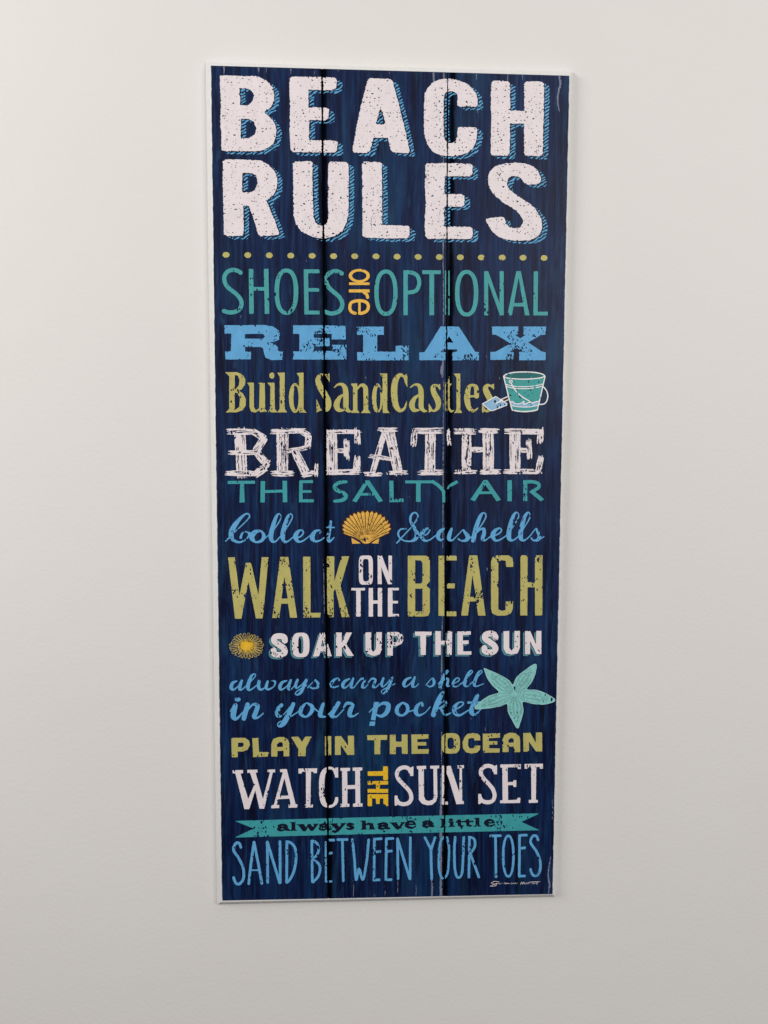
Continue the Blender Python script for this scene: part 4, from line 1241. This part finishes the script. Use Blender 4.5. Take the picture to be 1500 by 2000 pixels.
HB = dict(wear=0.42, rough=0.2, step=0.65)
g = Ink(425, 1580, 4)
hand(g, 21, (183, 295, 170, 266, 148, 262, 129, 290, 128, 325, 165, 380, 198, 450, 206, 510, 195, 558, 165, 584, 140, 570, 126, 532), (285, 257, 262, 420, 244, 580), (285, 257, 318, 420, 346, 578),
     (388, 258, 391, 400, 392, 570), (390, 257, 485, 572), (488, 252, 490, 572), (542, 252, 540, 570), (543, 252, 580, 266, 608, 310, 614, 380, 600, 470, 570, 540, 542, 570))
hand(g, 12, (264, 475, 326, 474))
word(g, 'blue', 'thin blue handwritten word SAND', **HB)
g = Ink(425, 1580, 4)
hand(g, 20, (736, 248, 740, 565), (736, 246, 775, 262, 790, 310, 775, 358, 742, 388), (745, 394, 785, 420, 801, 460, 788, 520, 745, 568),
     (875, 240, 908, 240), (866, 343, 890, 340), (938, 236, 1012, 236), (975, 240, 982, 558), (1053, 236, 1070, 400, 1082, 548, 1105, 465, 1135, 548, 1165, 400, 1180, 237),
     (1225, 237, 1221, 548), (1225, 232, 1278, 229), (1228, 334, 1268, 328), (1220, 552, 1262, 550), (1318, 234, 1314, 548), (1318, 229, 1370, 227), (1320, 330, 1358, 325), (1314, 550, 1356, 549))
hand(g, 15, (844, 256, 846, 560), (845, 563, 890, 563))
g.at(715, 1580, 4)
hand(g, 20, (245, 232, 250, 541), (246, 230, 340, 542), (345, 222, 343, 542))
word(g, 'blue', 'thin blue handwritten word BETWEEN', **HB)
g = Ink(715, 1580, 4)
hand(g, 20, (460, 222, 508, 315), (538, 221, 505, 320), (505, 318, 512, 541), (695, 217, 689, 300, 690, 420, 700, 505, 720, 532, 745, 510, 755, 420, 762, 218),
     (806, 218, 802, 528), (806, 217, 840, 230, 851, 265, 840, 310, 808, 345), (815, 350, 880, 528))
hand(g, 17, (604, 218, 578, 262, 567, 380, 571, 480, 592, 540), (632, 220, 647, 300, 645, 400, 635, 500, 610, 538))
word(g, 'blue', 'thin blue handwritten word YOUR', **HB)
g = Ink(715, 1580, 4)
hand(g, 20, (972, 207, 1048, 206), (1010, 210, 1014, 526), (1198, 208, 1195, 518), (1198, 203, 1252, 201), (1202, 305, 1238, 300), (1195, 522, 1236, 520),
     (1342, 238, 1330, 210, 1305, 206, 1286, 235, 1289, 270, 1330, 330, 1358, 400, 1358, 470, 1338, 512, 1310, 518, 1291, 495, 1283, 468))
g.R(1110, 365, 50, 168, 20, 20, 2.2)
word(g, 'blue', 'thin blue handwritten word TOES', **HB)
g = Ink(715, 1580, 4)
g.V(1040, 566, 2.5, 1005, 562, 3, 978, 574, 3.6, 990, 582, 3, 1018, 584, 3, 1008, 597, 3.6, 970, 600, 3, 985, 592, 3, 1030, 576, 4, 1040, 583, 3)
_x = np.linspace(1042, 1185, 34)
g.V(*np.stack([_x, 578 + 6.5 * np.sin(np.arange(34) * 1.9) * (0.6 + 0.4 * np.cos(np.arange(34) * 0.6)), 2.0 + 0 * _x], 1).ravel())
g.V(1205, 586, 3, 1215, 568, 4, 1222, 584, 3, 1232, 568, 4, 1240, 584, 3)
_x = np.linspace(1245, 1335, 20)
g.V(*np.stack([_x, 577 + 5.5 * np.sin(np.arange(20) * 1.9), 2.0 + 0 * _x], 1).ravel())
g.V(1265, 570, 2, 1310, 566, 4, 1362, 565, 2).V(1336, 566, 3, 1332, 586, 3)
ink(g, 'signature', 'white', 'tiny white handwritten signature', wear=0.15, rough=0.1, seam=False, step=0.4)

# ------------------------------------------------------------------ worn pale streaks of the planks
g = Ink().at(0, 0, 1)
g.V(867, 124, 2.5, 866.5, 150, 3.5, 866, 185, 1.5)
g.V(866, 290, 1.4, 865.8, 380, 2.2, 865, 420, 1.6, 865.5, 470, 2.6, 865, 520, 1.5)
g.V(865.5, 520, 1.5, 866, 600, 1.8, 865, 700, 2.4, 865, 716, 2.5)
g.V(866, 706, 2, 863, 722, 6, 864, 735, 4, 866, 742, 1.2)
g.V(866, 742, 1.0, 865.4, 860, 1.4, 865, 1000, 1.6, 864.6, 1070, 1.0)
g.V(864, 1180, 0.8, 863, 1260, 1.6, 862.4, 1300, 2.4, 862, 1345, 1.4)
g.V(862.5, 1430, 1.6, 862, 1500, 2.4, 861, 1560, 3.6, 861, 1620, 5, 860.5, 1680, 4, 861, 1750, 5.5)
g.V(846, 139, 3, 847, 158, 3.4, 846, 180, 1.2)
g.V(1092.5, 149, 4.2, 1094, 165, 4.2, 1090, 182, 3.0, 1089, 200, 3.2, 1092, 218, 1.0)
g.V(1076, 1670, 1, 1071.5, 1695, 2.4, 1070.5, 1710, 2.8, 1073, 1728, 3.4, 1070.6, 1745, 3)
g.V(842.5, 1712, 2, 844, 1730, 3.6, 843.5, 1750, 3)
g.V(631, 1092, 0.6, 632.5, 1130, 1.2, 633.4, 1200, 0.8)
for x, y0, y1, t in ((437.5, 131, 146, 3.0), (505, 131, 145, 3.0), (568, 133, 146, 2.2), (614, 134, 146, 1.6), (660, 136, 143, 1), (930, 144, 158, 2), (991, 146, 158, 2), (1020, 147, 160, 1.4), (760, 139, 146, 1), (520, 132, 142, 1.2)):
    g.V(x, y0, t, x + 0.5, (y0 + y1) / 2, t * 0.8, x, y1, 0.3)
_sr = np.random.RandomState(21)
for k in range(34):
    x, y = _sr.uniform(440, 1070), _sr.uniform(160, 1740)
    g.V(x, y, 0.5, x + _sr.uniform(-1, 1), y + _sr.uniform(1, 5), 1.1, x + _sr.uniform(-1.5, 1.5), y + _sr.uniform(5, 9), 0.4)
for x, y0, y1 in ((776, 1700, 1748), (812, 1725, 1750), (751, 1730, 1752), (690, 1718, 1750), (731, 1745, 1756), (1078, 1560, 1600)):
    g.V(x, y0, 0.2, x + 1, (y0 + y1) / 2, 0.9, x, y1, 0.6)
ws = ink(g, 'worn_streaks', 'wear', 'pale worn streaks along the plank edges', layer='base', wear=0.7, rough=0.4, seam=False, step=0.5,
         mask=lambda X, Y: np.maximum(edge_y(X, 0) + 1.2 - Y, Y - edge_y(X, 1) + 1.2))
ws['kind'] = 'stuff'
